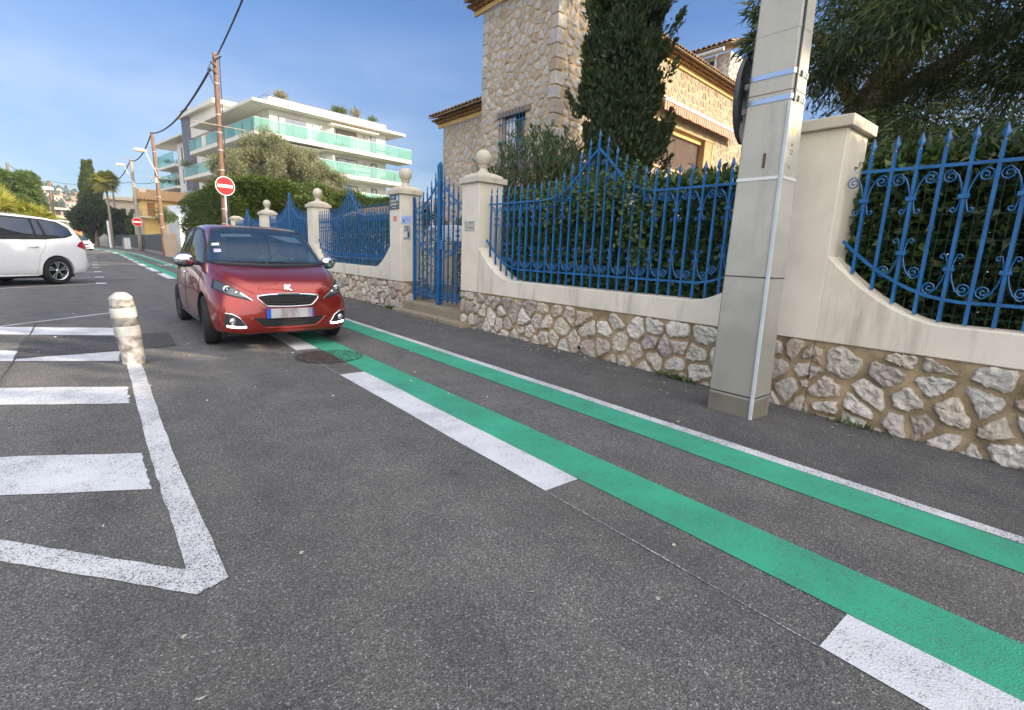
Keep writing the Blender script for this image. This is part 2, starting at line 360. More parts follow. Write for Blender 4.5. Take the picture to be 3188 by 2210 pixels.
# ------------------------------------------------------------------ ground and road
def gfall(y):
    pts = [(-6,.17),(-1,.12),(.23,.09),(2.4,.03),(6.76,.01),(12,0)]
    if y <= pts[0][0]: return pts[0][1]
    for (a,b),(c_,d) in zip(pts, pts[1:]):
        if y <= c_: return b+(d-b)*(y-a)/(c_-a)
    return 0
def hz(x, y): return -max(0, min(1.6, x-3.1))/1.38*gfall(y)
def shift(y):
    pts = [(15,0),(30,-.28),(50,-.6),(62,-1.2),(72,-2.3),(85,-4.2),(100,-8),(120,-15)]
    if y <= 15: return 0
    for (a,b),(c_,d) in zip(pts, pts[1:]):
        if y <= c_: return b+(d-b)*(y-a)/(c_-a)
    return -15
def grid(x0, x1, y0, y1, nx, ny, dz=0, f=None):
    vs = []; fs = []
    for j in range(ny+1):
        for i in range(nx+1):
            x = x0+(x1-x0)*i/nx; y = y0+(y1-y0)*j/ny; vs.append((x, y, hz(x, y)+dz if f is None else f(x, y)))
    for j in range(ny):
        for i in range(nx):
            a = j*(nx+1)+i; fs.append((a, a+1, a+nx+2, a+nx+1))
    return MB().add(vs, fs)
MB().add([(-900,-900,-.22),(900,-900,-.22),(900,900,-.22),(-900,900,-.22)], [(0,1,2,3)]).build('ground', m_grass, kind='structure')
grid(-30, 3.1, -14, 126, 12, 60).build('road', m_road, kind='structure')
pv = MB(); ys = [-14,-6,-3,-1,.23,1.2,2.4,4,6.76,9,12,20,28,36,46,54,62,70,78,86,96,110,126]
for a, b in zip(ys, ys[1:]):
    pv.add([(3.1,a,0),(4.9,a,hz(4.9,a)),(4.9,b,hz(4.9,b)),(3.1,b,0)], [(0,1,2,3)])
pv.build('pavement', m_walk, kind='structure')
# garden soil behind the wall
MB().add([(4.92,-20,-.02),(60,-20,-.02),(60,125,-.02),(4.92,125,-.02)], [(0,1,2,3)]).build('garden_ground', m_dirt, kind='structure')

def ribbon(name, xa, xb, y0, y1, mat, z=.004, step=1.0, label=None):
    b = MB(); n = max(1, int((y1-y0)/step)); vs = []; fs = []
    for j in range(n+1):
        y = y0+(y1-y0)*j/n; s = shift(y); ja = rnd.uniform(-.004,.004); jb = rnd.uniform(-.004,.004)
        vs += [(xa+s+ja, y, z+hz(xa+s,y)), (xb+s+jb, y, z+hz(xb+s,y))]
    fs = [(2*j, 2*j+1, 2*j+3, 2*j+2) for j in range(n)]
    return b.add(vs, fs).build(name, mat, kind='structure')
ribbon('green_lane_band', 1.852, 2.155, -4, 82, m_green, step=.5)
ribbon('green_lane_band', 2.70, 3.0, -4, 82, m_green, step=.5)
ribbon('white_edge_line', 3.002, 3.09, -4, 80, m_whiteline, step=.5)
for a, b_ in [(-2.4,.41),(1.66,4.46),(5.79,8.6),(10,12.8),(14.3,17.1),(18.95,22.2),(23.5,27),(28,31.3),(32.6,35.3),(36.5,39.2),(41,44),(46,49),(52,56),(60,64),(68,72)]:
    ribbon('lane_dash', 1.61, 1.85, a, b_, m_white, step=.35)
for a, b_ in [(.41,1.66),(4.46,5.79),(8.6,10)]:
    ribbon('chalk_line', 1.607, 1.613, a, b_, m_chalk, z=.005, step=.3)
def poly(name, pts, mat, z=.004, rough=0, sub=8):
    q = []
    for i, p in enumerate(pts):
        a = Vector(p); b = Vector(pts[(i+1)%len(pts)]); n = sub if rough else 1
        for k in range(n):
            v = a.lerp(b, k/n)
            if k: v += Vector((rnd.uniform(-rough,rough), rnd.uniform(-rough,rough)))
            q.append(v)
    return MB().add([(v.x, v.y, z+hz(v.x, v.y)) for v in q], [tuple(range(len(q)))]).build(name, mat, kind='structure', fixn=False)
# hatched island at the left
poly('hatch_line', [(.09,1.9),(.24,1.81),(.205,3.3),(.2,5.6),(.185,6.3),(.075,6.3),(.09,5.5),(.1,3.4),(.13,1.94)], m_whiteline, rough=.004, sub=14)
poly('hatch_line', [(.24,1.81),(.14,1.77),(-.39,2.38),(-1.6,3.78),(-1.62,3.96),(-.4,2.55),(.118,1.952)], m_whiteline, .0045, .004, 14)
def bar(x1, y1, x2, y2, ext):   # right end top, bottom; bars run up to the left
    d = Vector((-.87,.47)).normalized()*ext
    return [(x1+d.x, y1+d.y), (x2+d.x, y2+d.y), (x2,y2), (x1,y1)]
poly('hatch_bar', bar(.07,3.26,.08,2.73,2.6), m_whiteworn, rough=.006, sub=14)
poly('hatch_bar', bar(.06,4.88,.06,4.36,2.6), m_whiteworn, rough=.012, sub=16)
poly('hatch_bar', bar(.05,6.54,.04,5.99,2.9), m_whiteworn, rough=.01, sub=16)
poly('hatch_bar', bar(.03,8.32,.03,7.66,3.2), m_whiteworn, rough=.01, sub=16)
poly('asphalt_patch', [(.57,7.62),(.555,6.65),(.04,6.54),(-.74,6.50),(-.78,7.9),(-.3,7.78),(.02,7.63)], m_patch, .008, .01, 8)
poly('asphalt_patch', [(-.78,9.1),(-.70,5.9),(-.70,3.7),(-2.6,4.6),(-2.6,9.3)], m_patch2, .002, .01, 8)
poly('asphalt_patch', [(1.28,5.74),(1.95,5.95),(2.42,5.5),(2.3,4.95),(1.72,4.72),(1.25,5.0)], m_patch2, .002, .012, 6)
poly('road_crack', [(-.775,9.3),(-.76,9.3),(-.725,7.4),(-.715,5.6),(-.79,4.4),(-.8,4.4),(-.73,5.6),(-.74,7.4)], m_patch, .006)
# parking bays slanting off to the left
def bayline(x, y, w=.07, L=6):
    d = Vector((-.765,-.644)); n = Vector((.644,-.765))
    a = Vector((x,y)); p = [a+n*w/2, a-n*w/2, a-n*w/2+d*L, a+n*w/2+d*L]
    poly('bay_line', [tuple(q) for q in p], m_whiteline, .004)
    q = .2; poly('bay_mark', [(x-.16,y-.22),(x+.05,y-.16),(x+.05,y+.2),(x-.16,y+.2)], m_white, .008)
for x, y in [(-.02,16.9),(-.05,19.66),(-.09,22.8),(-.16,26.1),(-.19,28.6),(-.22,31.3),(-.28,36.9),(-.32,40.4),(-.36,44)]: bayline(x, y)
poly('bay_line', [(.03,10.12),(.03,10.03),(-1.09,8.9),(-3.5,6.5),(-3.5,6.6),(-1.09,8.98)], m_whiteline, .0065)
# bicycle pictogram on the lane (seen at a flat angle)
bk = MB()
for cx_, cy_ in ((2.32,29.2),(2.32,30.6)):
    n = 20; vs = []
    for j in range(n):
        q = 2*PI*j/n; vs += [(cx_+.24*math.cos(q), cy_+.42*math.sin(q), .005), (cx_+.17*math.cos(q), cy_+.34*math.sin(q), .005)]
    bk.add(vs, [(2*j, 2*((j+1)%n), 2*((j+1)%n)+1, 2*j+1) for j in range(n)])
for (a, b_, c_, d) in ((2.32,29.2,2.6,29.7),(2.6,29.7,2.55,30.5),(2.55,30.5,2.32,30.6),(2.32,29.2,2.5,30.4),(2.62,30.2,2.7,30.8)):
    v = Vector((c_-a, d-b_)).normalized(); nn = Vector((-v.y, v.x))*.04
    bk.add([(a+nn.x,b_+nn.y,.006),(a-nn.x,b_-nn.y,.006),(c_-nn.x,d-nn.y,.006),(c_+nn.x,d+nn.y,.006)], [(0,1,2,3)])
bk.build('bicycle_symbol', m_white, kind='structure')

# manhole cover: iron part brown, green paint over the rest
mh = thing('manhole_cover', 'round brown iron manhole cover half painted green by the lane band', 'manhole cover', (1.8,5.29,0))
def disc(x0, x1, r, z, name, mat, n=48):
    pts = []
    for j in range(n):
        q = 2*PI*j/n; x = 1.8+r*math.cos(q); y = 5.29+r*math.sin(q); pts.append((min(max(x, x0), x1), y, z))
    return MB().add(pts, [tuple(range(n))]).build(name, mat, mh, fixn=False)
m_mh, nt_, b_mh, _o = newmat('manhole_iron'); v_ = coords(nt_)
vo_ = nd(nt_, 'ShaderNodeTexVoronoi', Scale=26); nt_.links.new(v_, vo_.inputs['Vector'])
nt_.links.new(ramp(nt_, vo_.outputs['Distance'], [(.25, (.1,.065,.05)), (.5, (.035,.025,.022))]), b_mh.inputs['Base Color']); b_mh.inputs['Roughness'].default_value = .7
bump(nt_, b_mh, vo_.outputs['Distance'], 1, .02)
m_mhg, nt_, b_mh, _o = newmat('manhole_green'); v_ = coords(nt_)
vo_ = nd(nt_, 'ShaderNodeTexVoronoi', Scale=26); nt_.links.new(v_, vo_.inputs['Vector'])
nt_.links.new(ramp(nt_, vo_.outputs['Distance'], [(.35, (.035,.34,.175)), (.5, (.02,.1,.06))]), b_mh.inputs['Base Color']); b_mh.inputs['Roughness'].default_value = .7
ring = MB(); vs = []
for j in range(48):
    q = 2*PI*j/48; vs += [(1.8+.345*math.cos(q), 5.29+.345*math.sin(q), .009), (1.8+.33*math.cos(q), 5.29+.33*math.sin(q), .0095)]
ring.add(vs, [(2*j, 2*((j+1)%48), 2*((j+1)%48)+1, 2*j+1) for j in range(48)]).build('rim', m_patch, mh)
disc(0, 1.852, .33, .0085, 'cover', m_mh); disc(1.852, 3, .33, .0085, 'painted_cover', m_mhg)
# litter: dry leaves and bits of gravel
P = []; 
for _ in range(420):
    a = rnd.random()
    if a < .55: x = 4.45-abs(rnd.gauss(0,.25)); y = rnd.uniform(-1, 14)
    else: x = rnd.uniform(-2, 4.3); y = rnd.uniform(.5, 12)
    P.append((x, y, hz(x,y)+.008))
P = np.array(P); D = nr.normal(0,1,P.shape); D[:,2] *= .1
lt = leaves('leaf_litter', M('dry_leaf', (.25,.2,.12), (.6,.56,.48), 40, .9), P, unit(D), .028, .014, jit=.05, kind='stuff'); tag(lt, 'scattered dry leaf bits lying on the road and pavement', 'leaf litter')
# weeds at the wall foot
P = []; D = []
for y0, n in ((2.75,130),(9.3,110),(1.2,40),(7.0,30)):
    for _ in range(n):
        y = y0+rnd.gauss(0,.12); x = 4.44-abs(rnd.gauss(0,.03)); P.append((x, y, hz(x,y)+.005)); D.append((rnd.gauss(-.3,.5), rnd.gauss(0,.5), 1))
wd = leaves('weeds', L_hedge, np.array(P), unit(np.array(D)), .07, .014, jit=.3, kind='stuff'); tag(wd, 'small green weeds growing at the foot of the stone wall', 'weeds')
# ------------------------------------------------------------------ rubble stones
def clip(poly_, a, b, c_):      # keep a*x+b*y <= c
    out = []
    for i in range(len(poly_)):
        p, q = poly_[i], poly_[(i+1)%len(poly_)]
        dp, dq = a*p[0]+b*p[1]-c_, a*q[0]+b*q[1]-c_
        if dp <= 0: out.append(p)
        if (dp < 0 < dq) or (dq < 0 < dp):
            t = dp/(dp-dq); out.append((p[0]+(q[0]-p[0])*t, p[1]+(q[1]-p[1])*t))
    return out
def stones(u0, u1, v0, v1, du, dv, fmap, gap=.03, h=.03, seg=16, rings=(1,.92,.7,.35), seed=1, shrink=(.8,1), keep=None, rough=.012, skip=.17):
    r = random.Random(seed); S = []
    nu = max(1, int(round((u1-u0)/du))); nv = max(1, int(round((v1-v0)/dv))); du = (u1-u0)/nu; dv = (v1-v0)/nv
    G = {}
    for j in range(-1, nv+1):
        for i in range(-1, nu+1):
            if seed and r.random() < skip and 0 < i < nu-1: r.random(); r.random(); continue
            G[i,j] = (u0+(i+.5+r.uniform(-.44,.44)+(.25 if j%2 else -.25))*du, v0+(j+.5+r.uniform(-.4,.4))*dv)
    mb = MB()
    for (i,j), s in G.items():
        if not (-1 <= i <= nu and 0 <= j < nv): continue
        p = [(u0,v0),(u1,v0),(u1,v1),(u0,v1)]
        for a in range(-3,4):
            for b in range(-3,4):
                if (a or b) and (i+a,j+b) in G:
                    t = G[i+a,j+b]; p = clip(p, t[0]-s[0], t[1]-s[1], (t[0]**2+t[1]**2-s[0]**2-s[1]**2)/2 - gap/2*math.hypot(t[0]-s[0], t[1]-s[1]))
                    if len(p) < 3: break
            if len(p) < 3: break
        if len(p) < 3: continue
        cx = sum(q[0] for q in p)/len(p); cy = sum(q[1] for q in p)/len(p)
        if keep and not keep(cx, cy): continue
        k = r.uniform(*shrink)
        # resample outline at equal angles
        out = []
        rad = []
        for a in range(seg):
            q = 2*PI*a/seg; dx, dy = math.cos(q), math.sin(q); best = 9
            for e in range(len(p)):
                x1, y1 = p[e]; x2, y2 = p[(e+1)%len(p)]
                den = dx*(y2-y1)-dy*(x2-x1)
                if abs(den) < 1e-9: continue
                t = ((x1-cx)*(y2-y1)-(y1-cy)*(x2-x1))/den
                if t > 0: best = min(best, t)
            rad.append(best)
        mr = sum(rad)/seg
        if mr < .018: continue
        rad = [min(x, mr*1.9)*k for x in rad]
        ph = r.uniform(0,90); rad = [rad[a] + rough*(.22*r.uniform(-1,1)+.9*noise.noise((2.2*math.cos(2*PI*a/seg), 2.2*math.sin(2*PI*a/seg), ph))) for a in range(seg)]
        sx, sy = r.uniform(-1,1)*.5, r.uniform(-1,1)*.5; hh = h*r.uniform(.55,1.25)
        vs = []
        for ri, f in enumerate(rings):
            for a in range(seg):
                q = 2*PI*a/seg; x = cx+math.cos(q)*rad[a]*f; y = cy+math.sin(q)*rad[a]*f
                if ri == 0: z = -.012
                else:
                    z = hh*(.62 if ri == 1 else 1) + hh*.35*(sx*(x-cx)+sy*(y-cy))/mr + rough*(noise.noise((x*9,y*9,seed*3.1))*1.1 + noise.noise((x*26,y*26,seed))*.8)
                vs.append(fmap(x, y, z))
        vs.append(fmap(cx, cy, hh*1.02)); n = len(rings)
        fs = [(a+ri*seg, (a+1)%seg+ri*seg, (a+1)%seg+(ri+1)*seg, a+(ri+1)*seg) for ri in range(n-1) for a in range(seg)]
        fs += [((n-1)*seg+a, (n-1)*seg+(a+1)%seg, n*seg) for a in range(seg)]
        mb.add(vs, fs)
    return mb

# ------------------------------------------------------------------ garden wall along the pavement
WX = 4.48
def ledge_profile(y0, y1, edge=1.24, flat=.785, w=.79):
    """top outline of the plaster between two pillars, y0<y1, as (y,z)"""
    pts = []
    for k in range(11):
        t = k/10; pts.append((y0+w*t, flat+(edge-flat)*(1-t)**1.75))
    for k in range(10, -1, -1):
        t = k/10; pts.append((y1-w*t, flat+(edge-flat)*(1-t)**1.75))
    return pts
def wall_panel(parent, y0, y1, prof):
    top = prof; vs = []; fs = []; n = len(top)
    for x in (WX, WX+.30):
        vs += [(x, p[0], .56) for p in top] + [(x, p[0], p[1]) for p in top]
    F, B_ = 0, 2*n
    for i in range(n-1):
        fs += [(F+i, F+i+1, F+n+i+1, F+n+i), (B_+i, B_+n+i, B_+n+i+1, B_+i+1), (F+n+i, F+n+i+1, B_+n+i+1, B_+n+i), (F+i, B_+i, B_+i+1, F+i+1)]
    MB().add(vs, fs).build('plaster_band', m_ledge, parent, bevel=.008)
def base_part(parent, y0, y1, seed, du=.2, dv=.14, x=None, skip=.17):
    x = x or WX
    MB().box(x+.02, x+.28, y0, y1, -.35, .558).build('mortar_base', m_mortar, parent)
    # the stones follow the ground line
    st = stones(y0, y1, -.16, .555, du, dv, lambda u, v, z: (x+.02-z, u, v), gap=.022, h=.03, seed=seed, shrink=(.9,1.0), seg=22, rings=(1,.94,.8,.6,.4,.2), rough=.024, skip=skip)
    st.build('stones', m_stone, parent, smooth=False)
def pillar(name, label, y0, y1, ball=True, flatcap=False, zb=.56, x0=None, wd=.45, h=2.2):
    x0 = x0 or WX; x1 = x0+wd; cx = (x0+x1)/2; cy = (y0+y1)/2
    t = thing('gate_pillar' if ball else 'wall_pillar', label, 'pillar', (cx, cy, 0), 'cream pillars of the garden wall')
    MB().box(x0-.002, x1, y0, y1, zb+.0005, h).build('shaft', m_plaster, t, bevel=.006)
    o = .045; hy = (y1-y0)/2; hx = wd/2
    c_ = MB(); c_.box(cx-hx-o, cx+hx+o, cy-hy-o, cy+hy+o, h+.0005, h+.085)
    if ball or not flatcap:
        s = min(hx, hy)
        c_.sqlathe([(s+.0,h+.083),(s-.005,h+.12),(s-.1,h+.165),(s-.12,h+.17)], (cx, cy))
    c_.build('cap', m_cap, t, bevel=.008)
    if ball:
        z = h+.165
        pf = [(.095,z),(.1,z+.015),(.075,z+.035),(.062,z+.06),(.066,z+.085),(.09,z+.1),(.092,z+.11),(.06,z+.118)]
        bz = z+.225
        pf += [(.125*math.sin(q), bz-.125*math.cos(q)) for q in [R(a) for a in range(24, 180, 12)]] + [(.004, bz+.125)]
        MB().lathe(pf, (cx, cy, 0), 28).build('ball_finial', m_cap, t, smooth=True)
    MB().box(x0+.02, x1-.01, y0+.005, y1-.005, -.35, zb-.001).build('mortar_base', m_mortar, t)
    sd_ = int(cy*10)
    stones(y0, y1, -.16, zb-.005, .23, .17, lambda u, v, z: (x0+.02-z, u, v), gap=.02, h=.03, seed=sd_, shrink=(.9,1.0)).build('stones', m_stone, t)
    if y0 > 5: stones(x0+.02, x1, -.05, zb-.005, .24, .24, lambda u, v, z: (u, y0+.003-z, v), gap=.02, h=.02, seed=sd_+3, shrink=(.9,1.0)).build('side_stones', m_stone, t)
    return t
near = thing('garden_wall', 'cream plastered wall over rubble stone beside the concrete post and gate', 'wall', (WX, 4.1, 0))
base_part(near, 1.94, 6.38, 3, .25, .165)
wall_panel(near, 1.94, 6.38, ledge_profile(1.94, 6.38))
right = thing('garden_wall', 'cream plastered wall over rubble stone at the right edge of the photo', 'wall', (WX, -1, 0))
base_part(right, -4.9, 1.56, 11, .235, .155, skip=.09)
wall_panel(right, -3.4, 1.56, ledge_profile(-3.4, 1.56))
MB().box(WX, WX+.3, -4.9, -3.4, .56, 1.9).build('plaster_end', m_plaster, right)
far = thing('garden_wall', 'cream plastered wall over rubble stone beyond the small gate, behind the red car', 'wall', (WX, 11.7, 0))
base_part(far, 9.42, 14.07, 5, .22, .15)
wall_panel(far, 9.42, 14.07, ledge_profile(9.42, 14.07))
far2 = thing('garden_wall', 'last low cream wall stretch by the wooden pole and green hedge', 'wall', (WX, 22.4, 0))
base_part(far2, 19.93, 24.8, 6, .35, .25)
wall_panel(far2, 19.93, 24.8, ledge_profile(19.93, 24.8))
# drain hole in the stone base
hole = MB().lathe([(.028,0),(.034,0),(.034,-.03),(.028,-.03)], (WX-.02, 4.12, .07), 16, 'x', caps=False); hole.build('drain_hole', m_conc, near)
MB().lathe([(.028,-.006),(.001,-.006)], (WX-.02, 4.12, .07), 16, 'x').build('drain_hole', m_black, near)
pA = pillar('p', 'wide flat-capped cream pillar without a ball, behind the concrete post', 1.56, 1.94, ball=False, flatcap=True, h=2.2)
pB = pillar('p', 'ball-topped pillar to the right of the small gate, with the name tiles', 6.38, 6.84)
pC = pillar('p', 'ball-topped pillar to the left of the small gate, with plaques and intercom', 8.96, 9.42)
pD = pillar('p', 'ball-topped pillar just behind the roof of the red car on the right', 14.07, 14.53)
pE = pillar('p', 'ball-topped pillar farther left, between the two distant blue gates', 19.47, 19.93)
pF = pillar('p', 'smallest pillar with a low pyramid cap and no ball, next to the sign post', 24.8, 25.4, ball=False, h=2.17)
# steps of the small gate
stp = thing('gate_steps', 'two worn stone steps under the small blue gate', 'steps', (4.8, 7.9, 0))
m_step = Mplaster('worn_step_stone', (.3,.25,.18), (.12,.1,.075), .9)
MB().box(4.52, 5.4, 6.845, 8.955, -.2, .19).build('threshold', m_step, stp, bevel=.01)
MB().box(4.30, 4.52, 6.55, 8.98, -.2, .055).build('step', m_step, stp, bevel=.015)

# ------------------------------------------------------------------ blue wrought iron
def interp(pts, x):
    if x <= pts[0][0]: return pts[0][1]
    for (a,b),(c_,d) in zip(pts, pts[1:]):
        if x <= c_: return b+(d-b)*(x-a)/(c_-a)
    return pts[-1][1]
def spear(mb, x, y, z0, z1, r=.011):
    """square bar with a diamond spear head whose tip is at z1"""
    mb.box(x-r, x+r, y-r, y+r, z0, z1-.115)
    zb = z1-.115; vs = []; prof = [(r*.95,zb),(r*.7,zb+.018),(.024,zb+.05),(.002,z1)]
    for q, z in prof:
        f = .5 if q > r else 1
        vs += [(x-q*f,y,z),(x,y-q,z),(x+q*f,y,z),(x,y+q,z)]
    mb.add(vs, [(i*4+j, i*4+(j+1)%4, (i+1)*4+(j+1)%4, (i+1)*4+j) for i in range(3) for j in range(4)]+[(12,13,14,15)])
def scroll_pts(side, s):
    """from the small curl, past the clasp, up and over into the big spiral. local (dy, dz), rail at z=0, s = bar spacing"""
    pts = []
    for k in range(7):
        q = R(-200+k*38); pts.append((side*(.047+.017*math.cos(q)), -.292+.017*math.sin(q)*-1))
    pts = pts[::-1] if False else pts
    a = [(side*.047, -.275)]
    a = []
    for k in range(8):           # small foot curl
        q = R(150-k*40); rr = .006+.0022*k; a.append((side*(.046+rr*math.cos(q)*1.0), -.285+rr*math.sin(q)))
    a += [(side*.022,-.262),(side*.016,-.235),(side*.015,-.2),(side*.018,-.16),(side*.03,-.11),(side*.052,-.058),(side*.085,-.024)]
    cx, cz, R0 = s*.62, -.066, .045
    for k in range(15):
        q = R(80-k*42); rr = R0*(1-k/16.); a.append((side*(cx+rr*math.cos(q)), cz+rr*math.sin(q)))
    return a
_sc = {}
def scroll_mesh(s, flip):
    key = (round(s,3), flip)
    if key not in _sc:
        mb = MB()
        for side in (-1,1):
            p = scroll_pts(side, s)
            mb.tube([(0, a, -b if flip else b) for a, b in p], .0052, 5, up=(1,0,0), flat=1)
        zc = .2 if flip else -.2
        mb.box(-.02,.02,-.03,.03,zc-.014,zc+.014)
        me = bpy.data.meshes.new('scroll'); me.from_pydata(mb.v, [], mb.f)
        bm = bmesh.new(); bm.from_mesh(me); bmesh.ops.recalc_face_normals(bm, faces=bm.faces); bm.to_mesh(me); bm.free()
        me.materials.append(m_iron); _sc[key] = me
    return _sc[key]
def add_scroll(parent, x, y, z, s, flip):
    o = bpy.data.objects.new('scroll', scroll_mesh(s, flip)); C.objects.link(o); o.parent = parent
    o.location = Vector((x,y,z))-Vector(parent['_o']); o['_o'] = (0,0,0)
TOPR = [(0,2.40),(.145,2.28),(.29,2.14),(.435,2.01),(.58,1.93),(.72,1.89),(.9,1.875),(9,1.875)]
TIPS = [(0,2.61),(.145,2.52),(.29,2.38),(.435,2.27),(.58,2.18),(.72,2.13),(.9,2.115),(9,2.115)]
def railing(label, y0, y1, x=4.60, n=31, scrolls=True, group='blue iron railings on the garden wall', r=.011):
    t = thing('iron_railing', label, 'railing', (x, (y0+y1)/2, .8), group)
    prof = ledge_profile(y0, y1); ym = (y0+y1)/2; s = (y1-y0-.3)/(n-1)
    low = lambda y: max(.95, interp(prof, y)+.17 - .0) if abs(y-ym) > (y1-y0)/2-.8 else .95
    ts = []; 
    for sgn in (-1, 1):
        pts = []
        k = 0; d = 0
        while d < (y1-y0)/2-.1: pts.append((x, ym+sgn*d, interp(TOPR, d))); d += .07
        pts.append((x, y0+.1 if sgn < 0 else y1-.1, 1.875)); ts.append(pts)
    tr = MB(); [tr.tube(p, .0165, 4, up=(1,0,0)) for p in ts]; tr.build('top_rail', m_iron, t)
    ps = [y0+.05+(y1-y0-.1)*k/50 for k in range(51)]
    lr = MB().tube([(x, y, low(y)) for y in ps], .0155, 4, up=(1,0,0)); lr.build('bottom_rail', m_iron, t)
    for k in range(n):
        y = y0+.15+s*k; d = abs(y-ym); b = MB(); spear(b, x, y, interp(prof, y)+.01, interp(TIPS, d), r); b.build('picket', m_iron, t)
        if scrolls and k % 2 == n//2 % 2:
            if d > .2: add_scroll(t, x, y, interp(TOPR, d)-.012, s, False)
            if abs(y-ym) < (y1-y0)/2-.35: add_scroll(t, x, y, low(y)+.012, s, True)
    # little scrolls under the peak
    for sgn in (-1, 1):
        for dd, zz in ((.075,2.27),(.235,2.11),(.38,2.0)):
            b = MB(); p = []
            for k in range(14):
                q = R(100-k*42)*1; rr = .036*(1-k/15.); p.append((x, ym+sgn*(dd+rr*math.cos(q)), zz-.03+rr*math.sin(q)))
            b.tube(p, .005, 5, up=(1,0,0)); b.build('curl', m_iron, t)
    return t
railing('peaked blue iron railing panel between the small gate and concrete post', 1.94, 6.38)
railing('blue iron railing panel at the right edge, nearest to the viewer', -3.4, 1.56, n=33)
railing('blue iron railing panel above the car bonnet, left of the plaque pillar', 9.42, 14.07, n=32)
railing('distant blue iron railing between the last ball pillar and pyramid-cap pillar', 19.93, 24.8, n=33, scrolls=False)
# green wire mesh behind the railings
m_wire = M('green_wire', (.02,.07,.04), None, rough=.5)
for lab, y0, y1 in (('thin green wire mesh behind the central railing panel', 1.96, 6.36), ('thin green wire mesh behind the right-edge railing panel', -3.3, 1.54), ('thin green wire mesh behind the railing next to the plaques', 9.44, 14.05)):
    b = MB(); x = 4.76; y = y0
    while y < y1: b.box(x-.0015,x+.0015,y-.0015,y+.0015,.79,1.86); y += .06
    z = .84
    while z < 1.86: b.box(x-.0045,x-.0016,y0,y1,z-.0015,z+.0015); z += .18
    o = b.build('wire_mesh', m_wire); tag(o, lab, 'wire mesh', 'wire mesh behind the railings')

def gate(label, x, y0, y1, rail, tips, arc, low, zb, centre, n, r=.011, name='iron_gate', post=.0):
    ym = (y0+y1)/2; hw = (y1-y0)/2
    t = thing(name, label, 'gate', (x, ym, zb), 'blue iron gates in the garden wall')
    for sgn, nm in ((-1,'leaf'),(1,'leaf')):
        f = MB(); ps = [(x, ym+sgn*hw*k/20, interp(rail, hw*k/20)) for k in range(21)]
        f.tube(ps, .017, 4, up=(1,0,0)); f.tube([(x, ym+sgn*hw*k/16, interp(arc, hw*k/16)) for k in range(17)], .016, 4, up=(1,0,0))
        f.box(x-.014,x+.014,min(ym,ym+sgn*hw),max(ym,ym+sgn*hw),low-.014,low+.014)
        e = ym+sgn*(hw-.02); f.box(x-.02,x+.02,e-.02,e+.02,zb,interp(rail,hw)+.23)
        f.build('frame', m_iron, t)
        s = hw/(n+.5)
        for k in range(1, n+1):
            d = s*k
            if d > hw-.05: continue
            b = MB(); spear(b, x, ym+sgn*d, zb+.06, interp(tips, d), r); b.build('bar', m_iron, t)
            if k % 2 == 1:
                add_scroll(t, x, ym+sgn*d, interp(rail, d)-.015, s, False); add_scroll(t, x, ym+sgn*d, low+.015, s, True)
            else: add_scroll(t, x, ym+sgn*d, interp(arc, d)+.015, s, True)
    b = MB(); b.box(x-.03,x+.03,ym-.045,ym-.006,zb,centre-.05); b.box(x-.03,x+.03,ym+.006,ym+.045,zb,centre-.05)
    b.add([(x-.03,ym-.045,centre-.05),(x+.03,ym-.045,centre-.05),(x+.03,ym-.006,centre-.05),(x-.03,ym-.006,centre-.05),(x,ym-.02,centre+.02)], [(0,1,4),(1,2,4),(2,3,4),(3,0,4)])
    b.add([(x-.03,ym+.006,centre-.05),(x+.03,ym+.006,centre-.05),(x+.03,ym+.045,centre-.05),(x-.03,ym+.045,centre-.05),(x,ym+.02,centre)], [(0,1,4),(1,2,4),(2,3,4),(3,0,4)])
    b.build('centre_stile', m_iron, t)
    return t
sg = gate('small blue iron gate between the two ball-topped pillars', 4.75, 7.0, 8.94,
     [(0,2.42),(.12,2.32),(.32,2.13),(.5,2.03),(.66,1.96),(.97,1.93)], [(0,2.69),(.16,2.54),(.3,2.42),(.5,2.3),(.66,2.22),(.8,2.17),(.97,2.15)],
     [(0,1.05),(.2,1.06),(.35,1.1),(.65,1.24),(.85,1.4),(.97,1.5)], .33, .2, 2.69, 6)
wb = MB()
for k in range(34): wb.box(4.785,4.788,7.02+k*.057-.0015,7.02+k*.057+.0015,.2,1.25)
for z in (.3,.5,.7,.9,1.1,1.24): wb.box(4.7895,4.793,7.02,8.92,z-.0015,z+.0015)
wb.build('wire_screen', m_wire, sg)
MB().box(4.715,4.735,7.78,7.9,1.2,1.36).build('lock_plate', m_iron, sg)
gate('wide blue driveway gate between the two farther ball-topped pillars', 4.72, 14.55, 19.45,
     [(0,2.40),(.2,2.3),(.5,2.15),(1.0,2.0),(1.6,1.93),(2.45,1.93)], [(0,2.9),(.2,2.6),(.5,2.4),(1.0,2.24),(1.6,2.17),(2.45,2.15)],
     [(0,.9),(1.2,1.0),(2.45,1.3)], .3, .08, 2.78, 16, r=.013, name='driveway_gate')
